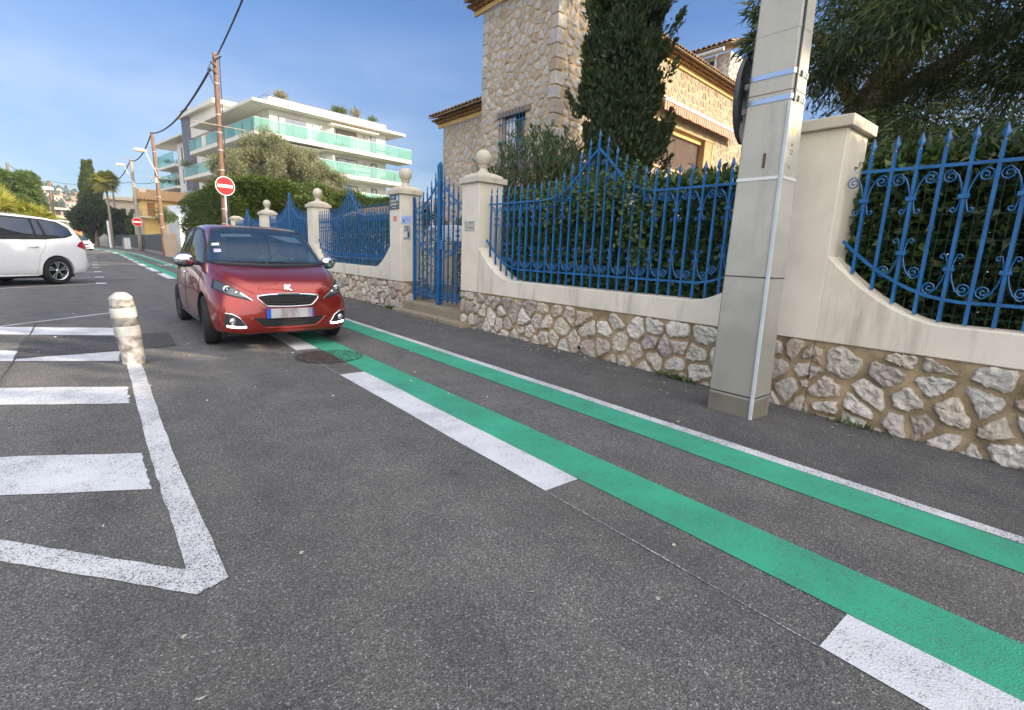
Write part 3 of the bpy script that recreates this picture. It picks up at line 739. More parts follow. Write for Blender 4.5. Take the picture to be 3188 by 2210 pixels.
# ------------------------------------------------------------------ lettering
def text(name, s, size, mat, parent, loc, rot, align='CENTER', ext=.001, sx=1):
    cu = bpy.data.curves.new(name, 'FONT'); cu.body = s; cu.size = size; cu.align_x = align; cu.align_y = 'CENTER'; cu.extrude = ext; cu.resolution_u = 2
    o = bpy.data.objects.new(name, cu); C.objects.link(o)
    me = bpy.data.meshes.new_from_object(o); bpy.data.objects.remove(o)
    o = link(name, me, mat, parent); o.location = Vector(loc)-(Vector(parent['_o']) if parent is not None else Vector()); o.rotation_euler = rot; o.scale = (sx,1,1)
    return o
STREET = (R(90), 0, R(-90))        # text on a face looking towards -X
SIDE = (R(90), 0, 0)               # text on a face looking towards -Y
m_ink = M('dark_ink', (.06,.06,.07), None); m_grey = M('grey_panel', (.3,.31,.33), None, rough=.4)
m_bluesign = M('pale_blue_sign', (.32,.45,.75), (.5,.6,.82), 12, .3); m_blueink = M('blue_ink', (.06,.12,.42), None)
m_slate = M('slate_sign', (.07,.075,.08), (.1,.105,.11), 6, .35)
m_tilewhite = M('letter_tile', (.6,.57,.5), None, rough=.3)
# wall plaques
def board(name, label, cat, x, y0, y1, z0, z1, mat, d=.012):
    t = thing(name, label, cat, (x, (y0+y1)/2, z0)); MB().box(x-d, x-.0005, y0, y1, z0, z1).build('panel', mat, t, bevel=.002); return t
p1 = board('wall_sign', 'large dark slate sign with white lettering at the top of the plaque pillar', 'sign', WX, 9.0, 9.40, 1.92, 2.19, m_slate)
MB().box(WX-.0135, WX-.0122, 9.02, 9.10, 2.08, 2.17).build('picture', m_bluesign, p1)
text('lettering', 'CABINET', .032, m_signwhite, p1, (WX-.014,9.25,2.15), STREET)
text('lettering', 'ETUDE DE', .05, m_signwhite, p1, (WX-.014,9.24,2.075), STREET)
text('lettering', 'RECOUVREMENTS', .042, m_signwhite, p1, (WX-.014,9.2,2.015), STREET, sx=.85)
text('lettering', 'du lundi au vendredi', .02, m_signwhite, p1, (WX-.014,9.2,1.96), STREET)
p2 = board('sticker', 'small white sticker with a red block below the slate sign', 'sticker', WX, 9.11, 9.25, 1.64, 1.86, M('pale_sticker', (.6,.62,.52), (.7,.72,.62), 20, .4), .004)
MB().box(WX-.0055, WX-.0042, 9.115, 9.245, 1.70, 1.80).build('red_block', M('sticker_red', (.62,.1,.05), None), p2)
text('lettering', 'alarme', .03, m_signwhite, p2, (WX-.0065,9.18,1.775), STREET); text('lettering', '24h/24', .03, m_signwhite, p2, (WX-.0065,9.18,1.73), STREET)
# facing -Y on pillar C
p3 = thing('wall_sign', 'pale blue plaque on the pillar side facing the small gate, above the intercom', 'sign', (4.6,8.96,1.65))
MB().box(4.495,4.70,8.95,8.9595,1.66,1.81).build('panel', m_bluesign, p3)
for k, (a, b_) in enumerate([((4.50,1.79),(4.535,1.68)),((4.525,1.80),(4.55,1.68)),((4.56,1.8),(4.545,1.68))]):
    pass
MB().add([(4.502,8.9485,1.79),(4.535,8.9485,1.68),(4.56,8.9485,1.68),(4.585,8.9485,1.79),(4.548,8.9485,1.71)], [(0,1,2,4),(4,2,3)]).build('emblem', m_blueink, p3, fixn=False)
text('lettering', 'CASTEL', .026, m_blueink, p3, (4.64,8.9485,1.745), SIDE); text('lettering', 'des pins', .018, m_blueink, p3, (4.64,8.9485,1.715), SIDE)
ic = thing('intercom', 'silver intercom panel with name slots on the pillar beside the small gate', 'intercom', (4.6,8.96,1.38))
MB().box(4.535,4.67,8.94,8.9595,1.38,1.63).build('panel', M('brushed_steel', (.55,.56,.57), (.68,.69,.7), 30, .35, .6), ic, bevel=.003)
sp = MB()
for k in range(3): sp.box(4.565,4.64,8.938,8.9395,1.60-k*.008,1.603-k*.008)
sp.build('speaker_slots', m_ink, ic)
MB().lathe([(.012,-.004),(.012,0)], (4.61,8.94,1.555), 14, 'y').build('camera_lens', m_black, ic)
for k in range(4): MB().box(4.55,4.605,8.937,8.9395,1.485-k*.026,1.505-k*.026).build('name_slot', m_signwhite, ic)
MB().box(4.62,4.65,8.937,8.9395,1.405,1.507).build('button_strip', m_ink, ic)
# letter tiles with the house name on pillar B
nm = thing('name_tiles', 'small grey letter tiles spelling the house name on the right gate pillar', 'sign', (WX,6.61,1.5))
MB().box(WX-.009, WX-.0025, 6.47, 6.75, 1.50, 1.64).build('tile_row', m_tilewhite, nm)
text('lettering', 'LE CASTEL', .058, m_ink, nm, (WX-.0095,6.61,1.605), STREET, sx=.9); text('lettering', 'DES PINS', .058, m_ink, nm, (WX-.0095,6.61,1.535), STREET, sx=.98)
gr_ = MB()
for k in range(10): gr_.box(WX-.0105, WX-.0092, 6.47+k*.0311-.001*(k==9), 6.4715+k*.0311, 1.50, 1.64)
for z in (1.5, 1.569, 1.6385): gr_.box(WX-.0118, WX-.0106, 6.47, 6.752, z, z+.0016)
gr_.build('tile_grid', m_ink, nm)
# mailbox block behind the gate
mb_ = thing('mailbox', 'white letterbox block on a post behind the bars of the small gate', 'mailbox', (6.3,10.4,1.38))
MB().box(6.2,6.55,9.86,10.98,1.40,1.76).build('box', m_signwhite, mb_, bevel=.02)
MB().box(6.185,6.199,10.5,10.92,1.60,1.66).build('flap', M('grey_flap', (.5,.5,.5), None), mb_); MB().box(6.19,6.199,10.47,10.475,1.41,1.75).build('seam', m_grey, mb_)
MB().lathe([(.015,-.01),(.015,0)], (6.2,10.86,1.55), 12, 'x').build('lock', m_black, mb_)
for y in (10.0,10.8): MB().box(6.35,6.41,y,y+.05,-.02,1.40).build('post', m_grey, mb_)

# ------------------------------------------------------------------ big concrete utility post
cp = thing('concrete_post', 'large tapering concrete utility post with steel bands in front of the wall', 'utility pole', (3.93,1.84,0))
H = 11.
def pz(z):   # half width along the street, depth
    return max(.14, .186-.0115*z), max(.085, .145-.017*z)
mb = MB()
for z0, z1, mt, nm_ in ((-.05,.13,m_concfoot,'foot'),(.13,H,m_conc,'shaft')):
    b = MB(); vs = []; n = 40
    for k in range(n+1):
        z = z0+(z1-z0)*k/n; a, d = pz(z); cx, cy = 3.74+d, 1.835; c_ = .014
        for x, y in ((-d+c_,-a),(d-c_,-a),(d,-a+c_),(d,a-c_),(d-c_,a),(-d+c_,a),(-d,a-c_),(-d,-a+c_)): vs.append((cx+x, cy+y, z))
    fs = [(k*8+j, k*8+(j+1)%8, (k+1)*8+(j+1)%8, (k+1)*8+j) for k in range(n) for j in range(8)]+[tuple(range(8))[::-1], tuple(n*8+j for j in range(8))]
    b.add(vs, fs).build(nm_, mt, cp)
def band(z, h, mat, name, tilt=0, g=.004):
    a, d = pz(z); cx, cy = 3.74+d, 1.835; a += g; d += g; b = MB(); c_ = .012
    pts = [(-d+c_,-a),(d-c_,-a),(d,-a+c_),(d,a-c_),(d-c_,a),(-d+c_,a),(-d,a-c_),(-d,-a+c_)]
    for j in range(8):
        (x0,y0),(x1,y1) = pts[j], pts[(j+1)%8]
        b.add([(cx+x0,cy+y0,z-h/2+tilt*y0),(cx+x1,cy+y1,z-h/2+tilt*y1),(cx+x1,cy+y1,z+h/2+tilt*y1),(cx+x0,cy+y0,z+h/2+tilt*y0)], [(0,1,2,3)])
    b.build(name, mat, cp)
band(2.445,.032,m_steelband,'steel_band'); band(2.285,.032,m_steelband,'steel_band'); band(1.76,.022,m_tape,'tape_band')
band(1.06,.007,m_dark,'thin_strap'); band(.155,.008,m_dark,'thin_strap',g=.005); band(2.72,.012,m_conc,'mould_seam',g=.002); band(2.33,.006,m_concfoot,'mould_seam',g=.0015)
for z in (2.44,2.28):
    for k in range(9): MB().box(3.76+k*.018,3.768+k*.018,1.664,1.674,z-.018,z+.018).build('strap_clip', m_dark if k % 2 else m_tin, cp) if k in (0,3,4,8) else None
a0, d0 = pz(0)
tk = MB()     # cable trunking on the corner
for z0, z1 in ((-.02, 2.25),):
    (a1, d1), (a2, d2) = pz(z0), pz(z1)
    v = []
    for z, a, d in ((z0,a1,d1),(z1,a2,d2)):
        x, y = 3.74, 1.835-a
        v += [(x-.014,y-.006,z),(x+.004,y-.006,z),(x+.004,y+.02,z),(x-.014,y+.02,z)]
    tk.add(v, [(0,1,5,4),(1,2,6,5),(2,3,7,6),(3,0,4,7),(3,2,1,0),(4,5,6,7)])
tk.build('cable_trunking', m_tin, cp, bevel=.004)
MB().tube([(3.752+.006*math.sin(z*3), 1.835-pz(z)[0]-.006, z) for z in [2.25+k*.3 for k in range(26)]], .009, 6).build('cable', m_cable, cp)
pl = MB(); pl.box(3.737,3.7405,1.80,1.82,1.83,1.93); pl.build('number_plate', M('rust_plate', (.12,.06,.04), None), cp)
for i, (s_, z, sz) in enumerate((('27',1.93,.05),('P L',1.83,.035),('6 3 6',1.77,.03),('88',1.98,.03))):
    text('stamped_lettering', s_, sz, m_concfoot, cp, (3.83,1.835-pz(z)[0]-.0005,z), SIDE, ext=.0005)
MB().lathe([(.022,-.002),(.022,0)], (3.83,1.835-pz(2.08)[0],2.07), 14, 'y').build('yellow_sticker', M('yellow_sticker', (.75,.62,.15), None), cp)
# round sign seen from behind, clamped to the far side of the post
rs = thing('round_sign', 'round dark-backed sign seen edge-on behind the concrete post', 'sign', (3.915,2.07,2.36))
md = MB(); md.lathe([(.03,.012),(.27,.012),(.30,-.005),(.3,-.028),(.292,-.028),(.285,-.01),(.03,-.004)], (0,0,0), 40, 'y')
o = md.build('sign_plate', m_signback, rs, smooth=False, local=True); o.rotation_euler = (0,0,R(16)); o.location = (.0,.045,0)
b = MB(); b.box(-.07,.07,-.03,.008,.065,.10); b.box(-.07,.07,-.03,.008,-.11,-.075); b.box(-.03,.0,-.05,-.0,-.14,.14); b.build('bracket', m_tin, rs, local=True)

# ------------------------------------------------------------------ no-entry signs
def no_entry(label, x, y, zc, r, rot, poleh, px=0, mat=None):
    t = thing('no_entry_sign', label, 'road sign', (x, y, 0), 'round red no-entry signs'); t.rotation_euler = (0,0,rot)
    MB().tube([(0,0,-.05),(0,0,poleh)], .034, 12).build('post', mat or m_tin, t, local=True)
    MB().lathe([(r,-.065),(r,-.045),(.001,-.045)], (0,0,zc), 40, 'y').build('plate', m_signback, t, local=True)
    MB().lathe([(r,-.0655),(r-.004,-.069),(r*.93,-.069),(r*.93,-.0655)], (0,0,zc), 40, 'y', caps=False).build('rim', m_signwhite, t, local=True)
    MB().lathe([(r*.93,-.0655),(r*.93,-.068),(.001,-.068)], (0,0,zc), 40, 'y').build('red_face', m_red, t, local=True)
    MB().box(-r*.76,r*.76,-.0715,-.0685,zc-r*.155,zc+r*.155).build('white_bar', m_signwhite, t, local=True)
    return t
no_entry('larger no-entry sign on a grey post in front of the nearest wooden pole', 4.27, 24.6, 3.50, .385, R(12), 3.75)
no_entry('smaller, distant no-entry sign on the pole by the yellow house', 3.32, 68.6, 3.05, .47, R(5), 3.5, mat=m_woodgrey)

# ------------------------------------------------------------------ utility poles, street lamps and cables
def pole(name, label, x, y, tx, ty, h, r0, r1, mat, ties=(), arm=None, cols=1):
    t = thing(name, label, 'utility pole', (x,y,0), 'utility poles along the street')
    MB().tube([(x+(tx-x)*k/8, y+(ty-y)*k/8, -.1+(h+.1)*k/8) for k in range(9)], [r0+(r1-r0)*k/8 for k in range(9)], 12).build('shaft', mat, t, smooth=True)
    for z in ties:
        f = z/h; rr = r0+(r1-r0)*f+.008
        MB().tube([(x+(tx-x)*f, y+(ty-y)*f, z-.011),(x+(tx-x)*f, y+(ty-y)*f, z+.011)], rr, 12).build('strap', m_tape, t)
    if arm:
        f = arm/h; cx = x+(tx-x)*f; cy = y+(ty-y)*f
        MB().tube([(cx-.95,cy-.14,arm+.02),(cx+.95,cy-.14,arm-.02)], .022, 6).build('crossarm', m_woodgrey, t)
    return t
u1 = pole('wooden_pole', 'tall brown wooden pole rising behind the larger no-entry sign', 4.28, 25.2, 4.36, 25.2, 8.75, .125, .095, m_wood, (2.0,2.6,4.2,5.0,5.7,6.4,7.6), 5.95)
MB().tube([(4.50,25.1,8.6),(4.47,25.06,6.5),(4.46,25.05,4.0),(4.45,25.05,.3)], .02, 6).build('down_cable', m_cable, u1)
mi = MB()
for dx, dz in ((-.22,-.3),(-.3,-.55),(.2,.0),(-.12,-.1)): mi.tube([(4.36,25.1,8.5+dz),(4.36+dx,25.0,8.62+dz)], .03, 5)
mi.tube([(4.2,25.0,8.35),(4.02,24.95,8.0),(4.22,25.0,7.5)], .018, 5); mi.build('insulator', m_cable, u1)
u2 = pole('wooden_pole', 'slender reddish pole with a street lamp beside the pink wall', 3.95, 48.7, 3.83, 48.7, 9.2, .17, .11, m_wood, (2.2,3.2,4.5,5.6,6.6,7.8), 5.9)
u3 = pole('wooden_pole', 'thin grey pole with a street lamp in front of the yellow house', 3.45, 69.07, 3.35, 69, 9.5, .2, .13, m_woodgrey, (3.2,5,6.8))
def lamp(t, x, y, z, tx, tz, s=1):
    MB().tube([(tx,y-.15,tz-1.2*s),(tx-.12*s,y-.2,tz-.75*s),(tx-.35*s,y-.25,tz-.3*s),(x+.25*s,y-.3,z+.02)], .035*s, 6).build('lamp_arm', m_tin, t)
    lo = MB().lathe([(.02,-.42*s),(.1*s,-.36*s),(.13*s,-.1*s),(.12*s,.15*s),(.08*s,.32*s),(.02,.38*s)], (x,y-.3,z), 12, 'x')
    lo.build('lamp_head', M('lamp_cream', (.8,.66,.38), None, rough=.4), t, smooth=True)
lamp(u2, 3.0, 48.7, 7.75, 3.9, 7.3, 1.05); MB().box(3.72,3.86,48.4,48.55,5.5,5.85).build('junction_box', M('box_cream', (.6,.5,.35), None), u2)
lamp(u3, 2.45, 69, 8.8, 3.35, 8.2, 1.0)
MB().tube([(3.35,68.9,9.45),(2.5,68.9,9.6),(2.45,68.9,9.3)], .03, 5).build('top_bracket', m_woodgrey, u3)
u4 = thing('street_lamp', 'farthest small street lamp reaching out in front of the palm', 'street lamp', (3.0,90,0))
MB().tube([(2.1,90,-.1),(2.0,90,8.2)], .12, 8).build('shaft', m_woodgrey, u4); lamp(u4, .9, 90, 8.95, 2.0, 8.5, 1.3)
u5 = pole('wooden_pole', 'wooden pole with a crossarm above the pepper tree on the left', -4.75, 98, -4.78, 98, 8.8, .2, .16, m_wood, (), 8.45)
MB().box(-5.5,-4.4,97.7,97.9,7.55,7.95).build('transformer_box', m_signwhite, u5)
u6 = pole('wooden_pole', 'thin wooden pole above the palm bushes at the left edge', -5.30, 60, -5.36, 60, 6.95, .12, .09, m_wood)
def cable(label, pts, sag, r=.02, n=24):
    mb = MB()
    for a, b_ in zip(pts, pts[1:]):
        a, b_ = Vector(a), Vector(b_); q = []
        for k in range(n+1):
            t = k/n; p = a.lerp(b_, t); p.z -= sag*(b_-a).length/30*4*t*(1-t); q.append(p)
        mb.tube(q, r, 5)
    o = mb.build('overhead_cable', m_cable); tag(o, label, 'cable', 'overhead cables'); return o
cable('thick black cable from the nearest wooden pole up out of the picture', [(4.45,25.1,8.7),(3.4,4.0,9.3),(3.3,-6,9.3)], .5, .03)
cable('black cable sagging between the two nearest wooden poles', [(4.15,25.1,8.1),(3.78,48.6,9.1)], .85, .045)
cable('black cable between the lamp poles farther down the street', [(3.75,48.7,9.0),(3.3,69,9.4),(2.0,90,9.0)], 1.0, .05)
cable('thin cable crossing from the left pole towards the far cypress', [(-5.36,60,6.9),(-4.78,98,8.75),(3.3,69,7.2),(4.4,48.6,5.9)], .4, .025)

# ------------------------------------------------------------------ battered white bollard
bo = thing('bollard', 'battered dirty white plastic bollard with two reflective bands', 'bollard', (.145,5.83,0))
m_bol = M('dirty_white_plastic', (.43,.415,.385), (.14,.125,.11), 13, .65, lo=.42, hi=.64, detail=9)
m_refl = M('reflective_band', (.47,.49,.47), (.33,.32,.29), 9, .45)
def bx(z): return (-.052+0*z)*z+ (-.03 if z > .55 else 0)*(z-.55)
def ringv(z, rr, tilt=0):
    out = []
    for j in range(24):
        q = 2*PI*j/24; k = 1+.05*math.cos(3*q+z*6)+.02*math.sin(5*q)
        out.append((-.062*z*1.1+rr*k*math.cos(q), -.02*z+rr*k*math.sin(q)*.95, z+tilt*math.cos(q)))
    return out
def bolpart(name, rows, mat):
    vs = [p for z, rr, tl in rows for p in ringv(z, rr, tl)]; n = len(rows)
    fs = [(i*24+j, i*24+(j+1)%24, (i+1)*24+(j+1)%24, (i+1)*24+j) for i in range(n-1) for j in range(24)]+[tuple(range(24))[::-1], tuple((n-1)*24+j for j in range(24))]
    MB().add(vs, fs).build(name, mat, bo, smooth=True, local=True)
bolpart('body', [(0,.094,0),(.012,.096,0),(.02,.089,0),(.1,.092,.004),(.25,.096,.004),(.27,.099,.004)], m_bol)
bolpart('reflective_band', [(.27,.100,.004),(.275,.101,.006),(.36,.101,.006),(.365,.1,.006)], m_refl)
bolpart('body_collar', [(.365,.098,.006),(.44,.097,.006),(.445,.1,.006)], m_bol)
bolpart('reflective_band', [(.445,.101,.006),(.45,.101,.007),(.53,.1,.007),(.535,.098,.007)], m_refl)
bolpart('neck', [(.535,.094,.007),(.57,.093,.006),(.6,.09,.004),(.607,.094,0)], m_bol)
bolpart('head', [(.607,.094,0),(.63,.088,.004),(.665,.05,.004),(.675,.03,0)], M('bollard_head', (.5,.49,.46), (.3,.28,.25), 14, .6))
# ------------------------------------------------------------------ vegetation
def tree(name, label, cat, base, group=None): return thing(name, label, cat, base, group)
def limbs(parent, segs, mat, name='branch'):
    for s in segs: MB().tube(s[0], s[1], 8).build(name, mat, parent, smooth=True)
# hedges just behind the railings
def hedge(name, label, y0, y1, x0, x1, z0, z1, n, mat=L_hedge, cat='hedge', size=(.075,.04), top=.04, grp=None, core=True, gaps=0, rag=.05):
    t = thing(name, label, cat, ((x0+x1)/2, (y0+y1)/2, 0), grp)
    k = int(n*.45); f = np.stack([nr.normal(x0+.06,.055,k), nr.uniform(y0,y1,k), nr.uniform(z0,z1,k)],1)
    if gaps:
        q = np.array([noise.noise((p[1]*2.3, p[2]*2.3, 4)) for p in f]); f = f[q < gaps]; k = len(f)
    d = np.stack([np.full(k,-1.), nr.normal(0,.3,k), nr.normal(0,.4,k)],1)
    k2 = int(n*.3); g = np.stack([nr.uniform(x0,x1,k2), nr.uniform(y0,y1,k2), np.abs(nr.normal(0,rag,k2))*1.2+z1-.05],1); d2 = np.stack([nr.normal(0,.5,k2), nr.normal(0,.5,k2), np.ones(k2)],1)
    g[:,2] += np.array([.07*noise.noise((p[1]*1.5,p[0]*2,9)) for p in g])
    k3 = n-int(n*.45)-k2; h = np.stack([nr.uniform(x0+.1,x1,k3), nr.uniform(y0,y1,k3), nr.uniform(z0,z1,k3)],1); d3 = nr.normal(0,1,(k3,3))
    leaves('foliage', mat, np.concatenate([f,g,h]), unit(np.concatenate([d,d2,d3])), size[0], size[1], t, jit=.45)
    b = MB(); y = y0+.15
    while y < y1-.1:
        p = Vector((x0+.2+rnd.uniform(-.05,.1), y, z0-.3)); q = [p.copy()]
        for _ in range(4): p = p+Vector((rnd.uniform(-.04,.07), rnd.uniform(-.12,.12), (z1-z0)/4.2)); q.append(p.copy())
        b.tube(q, [.016,.013,.01,.008,.005], 5); y += .22
    b.build('stems', m_bark, t)
    return t
hedge('shrub_hedge', 'leafy dark shrub hedge behind the central peaked railing', 1.0, 6.2, 4.92, 5.7, .5, 1.98, 60000, size=(.085,.05))
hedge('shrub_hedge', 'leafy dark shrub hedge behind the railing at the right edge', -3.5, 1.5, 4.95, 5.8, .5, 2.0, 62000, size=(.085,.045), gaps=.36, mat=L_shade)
hedge('shrub_hedge', 'dark clipped hedge behind the railing beside the plaque pillar', 9.7, 14.3, 5.05, 5.8, .1, 1.88, 16000)
hedge('garden_shrub', 'green bush behind the letterbox and small gate', 8.0, 10.6, 6.7, 7.6, .0, 1.9, 7000, cat='bush')
# shoots poking through the bars, with white blossom
sh = thing('climbing_shoot', 'light green shoots with white blossom hanging through the central railing', 'plant', (4.6,3.6,.8))
P = []; D = []
for yc, zc, s, n in ((3.75,1.95,.2,420),(3.55,1.72,.2,420),(3.6,1.42,.16,260),(3.45,1.2,.13,180),(4.9,1.8,.25,260),(4.25,1.85,.3,360)):
    for _ in range(n): P.append((4.66+rnd.gauss(0,.06), yc+rnd.gauss(0,s*.6), zc+rnd.gauss(0,s*.6))); D.append((-.6+rnd.gauss(0,.4), rnd.gauss(0,.6), rnd.gauss(-.2,.5)))
leaves('foliage', L_hedge, np.array(P), unit(np.array(D)), .07, .038, sh)
P = np.array([(4.58+rnd.gauss(0,.02), 3.62+rnd.gauss(0,.03), 1.78+rnd.gauss(0,.025)) for _ in range(40)]); leaves('blossom', M('blossom_white', (.75,.74,.66), None), P, unit(nr.normal(0,1,(40,3))), .025, .016, sh)
MB().tube([(4.75,3.7,.8),(4.68,3.62,1.3),(4.66,3.7,1.8),(4.7,3.8,2.05)], .006, 5).build('stem', m_bark, sh)

# tall cypress in front of the house
def cypress(label, base, h, r, n, mat, lw=(.13,.05), name='cypress_tree', grp=None, seed=0, dark=None):
    t = tree(name, label, 'tree', base, grp); bx_, by_, bz = base
    MB().tube([(bx_,by_,bz-.1),(bx_,by_,bz+h*.45),(bx_+.05,by_,bz+h*.9)], [r*.14,r*.09,.02], 8).build('trunk', m_bark, t)
    m = int(h/.22)*9; cl = []; R_ = random.Random(seed)
    for _ in range(m):
        z = R_.random()**.8; prof = math.sin(min(1, (z*1.15+.22))*PI*.62+.25)*(1-z**6)*.98
        prof = max(.05, min(1, 1.25*(z+.12)**.35)*(1-max(0, z-.45)/.58)**.75)
        q = R_.uniform(0, 2*PI); rr = r*prof*R_.uniform(.55,1.0)
        lump = .8+.35*noise.noise((math.cos(q)*1.4, math.sin(q)*1.4, z*6+seed))
        cl.append(((bx_+math.cos(q)*rr*lump, by_+math.sin(q)*rr*lump, bz+z*h), q))
    k = max(6, n//m); P = []; D = []
    kf = n//4; zf = nr.random(kf); qf = nr.random(kf)*2*PI; rf = r*.72*np.sqrt(nr.random(kf))*np.clip(1.25-zf**3, .2, 1)
    P.append(np.stack([bx_+np.cos(qf)*rf, by_+np.sin(qf)*rf, bz+.3+zf*h*.9],1)); D.append(np.stack([np.cos(qf)*.4, np.sin(qf)*.4, np.ones(kf)],1)+nr.normal(0,.3,(kf,3)))
    for (c_, q) in cl:
        tl = R_.uniform(.35,.8)*min(1.2, r*.55); u = R_.random(); dirn = np.array([math.cos(q)*.38, math.sin(q)*.38, 1.])
        s = nr.random(k)[:,None]; w_ = (1-s)*.32*tl+.02
        P.append(np.array(c_)+dirn*s*tl+nr.normal(0,1,(k,3))*w_*.5); D.append(np.tile(dirn,(k,1))+nr.normal(0,.35,(k,3)))
    leaves('crown', mat, np.concatenate(P), unit(np.concatenate(D)), lw[0], lw[1], t, jit=.2)
    return t
cypress('tall dark cypress in front of the stone house', (8.02,6.75,0), 12.5, .86, 210000, L_cyp, (.11,.05), seed=3)
sg_ = bpy.data.objects[-1] if False else None
P = []; D = []; R_ = random.Random(77); cyp = [o for o in C.objects if o.name.startswith('cypress_tree')][0]
for _ in range(60):
    q = R_.uniform(0,2*PI); z = R_.uniform(1.2,11); rr = R_.uniform(.75,1.0)*(1 if z < 5 else .8); c_ = np.array([8.02+math.cos(q)*rr, 6.75+math.sin(q)*rr, z]); k = R_.randint(60,150); L_ = R_.uniform(.25,.55)
    dv = np.array([math.cos(q)*.55, math.sin(q)*.55, 1.]); s_ = nr.random(k)[:,None]; P.append(c_+dv*s_*L_+nr.normal(0,1,(k,3))*(1.1-s_)*.06); D.append(np.tile(dv,(k,1))+nr.normal(0,.3,(k,3)))
for (x, y, z) in ((8.75,6.5,3.4),(8.9,6.4,3.6),(8.6,6.3,3.2)):
    k = 500; s_ = nr.random(k)[:,None]; dv = np.array([.75,-.15,.7]); P.append(np.array([x-.15,y,z-.1])+dv*s_*.45+nr.normal(0,1,(k,3))*(1.1-s_)*.1); D.append(np.tile(dv,(k,1))+nr.normal(0,.3,(k,3)))
leaves('sprays', L_cyp, np.concatenate(P), unit(np.concatenate(D)), .1, .042, cyp, jit=.25)
# oleander
def oleander(label, base, h, r, nst, mat=L_ole, lf=(.16,.028), cat='shrub', name='oleander_shrub', per=26, lean=.28):
    t = thing(name, label, cat, base); b = MB(); P = []; D = []
    for _ in range(nst):
        q = rnd.uniform(0,2*PI); rr = r*math.sqrt(rnd.random()); hh = h*rnd.uniform(.55,1.0)*(1-.25*(rr/r)**2)
        p0 = Vector(base)+Vector((math.cos(q)*rr*.35, math.sin(q)*rr*.35, 0)); p1 = Vector(base)+Vector((math.cos(q)*rr, math.sin(q)*rr, hh))
        pm = p0.lerp(p1,.55)+Vector((0,0,hh*.1)); b.tube([p0,pm,p1], [.012,.009,.004], 4)
        d = (p1-pm).normalized()
        for k in range(per):
            s = 1-rnd.random()**1.4*.75; p = pm.lerp(p1, s*1.0) if s > .4 else p0.lerp(pm, s+.4); P.append(p); a = rnd.uniform(0,2*PI); D.append((d.x*.7+math.cos(a)*.75, d.y*.7+math.sin(a)*.75, d.z*.8+.1))
    b.build('stems', m_bark, t); leaves('foliage', mat, np.array(P), unit(np.array(D)), lf[0], lf[1], t, jit=.15)
    return t
oleander('bushy dark green oleander between the stone tower and the railing', (7.0,7.9,.3), 3.45, 1.35, 420)
oleander('slim oleander clump just behind the ball of the right gate pillar', (7.3,9.4,.3), 2.6, .6, 60)
oleander('low oleander growth at the foot of the tall cypress', (7.0,6.2,.2), 2.6, .8, 170)

# eucalyptus at the right
eu = tree('eucalyptus_tree', 'huge eucalyptus with drooping leaves filling the upper right corner', 'tree', (12.7,4.0,0))
segs = [([(12.7,4.0,-.1),(12.6,3.95,2.4),(12.75,4.0,4.4),(12.9,3.6,6.6),(12.6,3.0,9.5)], [.3,.24,.2,.15,.08]),
        ([(12.65,3.95,3.3),(11.6,4.0,4.2),(10.6,4.1,4.7),(9.4,4.0,4.9)], [.15,.12,.1,.06]),
        ([(12.7,4.0,4.4),(11.9,3.0,5.4),(11.0,1.9,6.6)], [.15,.1,.05]),
        ([(12.75,3.9,4.5),(12.9,2.2,5.5),(12.8,.6,6.2)], [.16,.12,.06]),
        ([(12.9,3.7,6.0),(11.6,4.6,7.4),(10.6,4.9,8.6)], [.12,.08,.04]),
        ([(11.6,4.0,4.2),(10.8,3.0,5.3),(9.9,2.1,6.2)], [.1,.07,.03])]
limbs(eu, segs[:1], m_barkpale, 'trunk'); limbs(eu, segs[1:], m_barkpale)
R_ = random.Random(5); P = []; D = []
def eclump(c_, r, n):
    p, d = ellips(n, c_, (r,r,r*.8), .9); P.append(p); d = d*.75; d[:,2] -= .75; D.append(d)
for _ in range(560):
    for _t in range(30):
        q = R_.uniform(0,2*PI); rr = 5.0*math.sqrt(R_.random()); x = 11.0+math.cos(q)*rr*.95; y = .3+math.sin(q)*rr*1.1; z = R_.uniform(1.9,10.5)
        # keep the corridor to the house wing and the pole's left side open
        ang = math.degrees(math.atan2(x, y)); el_ = (z-1.15)/math.hypot(x,y)
        if ang > (68.4 if z > 2.8 else 67) and (x > 6.3) and (z > 3.0 or R_.random() < .8): break
    else: continue
    eclump((x,y,z), R_.uniform(.45,.85), 600)
for c_, r, n in (((5.75,2.98,3.5),.2,420),((5.8,3.0,3.85),.17,260),((6.6,2.7,4.6),.5,300)): eclump(c_, r, n)
def unlit(P):
    # leave openings in the canopy through which the sun reaches the road
    gx = P[:,0]-.5/.37*P[:,2]; gy = P[:,1]+.72/.37*P[:,2]
    a = (np.abs(gy-(6.3-.12*(gx-1))) < .46+.1*np.sin(gx*3)) & (gx > -.2) & (gx < 2.1)
    b = (gy > 6.75) & (gy < 8.9+.3*np.sin(gx*4)) & (gx > -3.5) & (gx < -.25-.25*(gy-7))
    c_ = (np.hypot((gx-3.9)/.35, (gy-4.6)/.8) < 1) | (np.hypot((gx-1.4)/.8, (gy-3.5)/.22) < 1)
    return ~(a | b | c_)
P = np.concatenate(P); D = unit(np.concatenate(D)); kp = unlit(P)
leaves('crown', L_euc, P[kp], D[kp], .155, .026, eu, jit=.4, bend=.35)
e2 = tree('eucalyptus_tree', 'unseen eucalyptus added outside the frame to shade the pavement', 'tree', (9.5,-7.5,0))  # out-of-view tree added for the shade it casts on the foreground
limbs(e2, [([(9.5,-7.5,-.1),(9.4,-7.4,3),(9.6,-7.6,6),(9.9,-7.4,10)], [.35,.28,.2,.08])], m_barkpale, 'trunk')
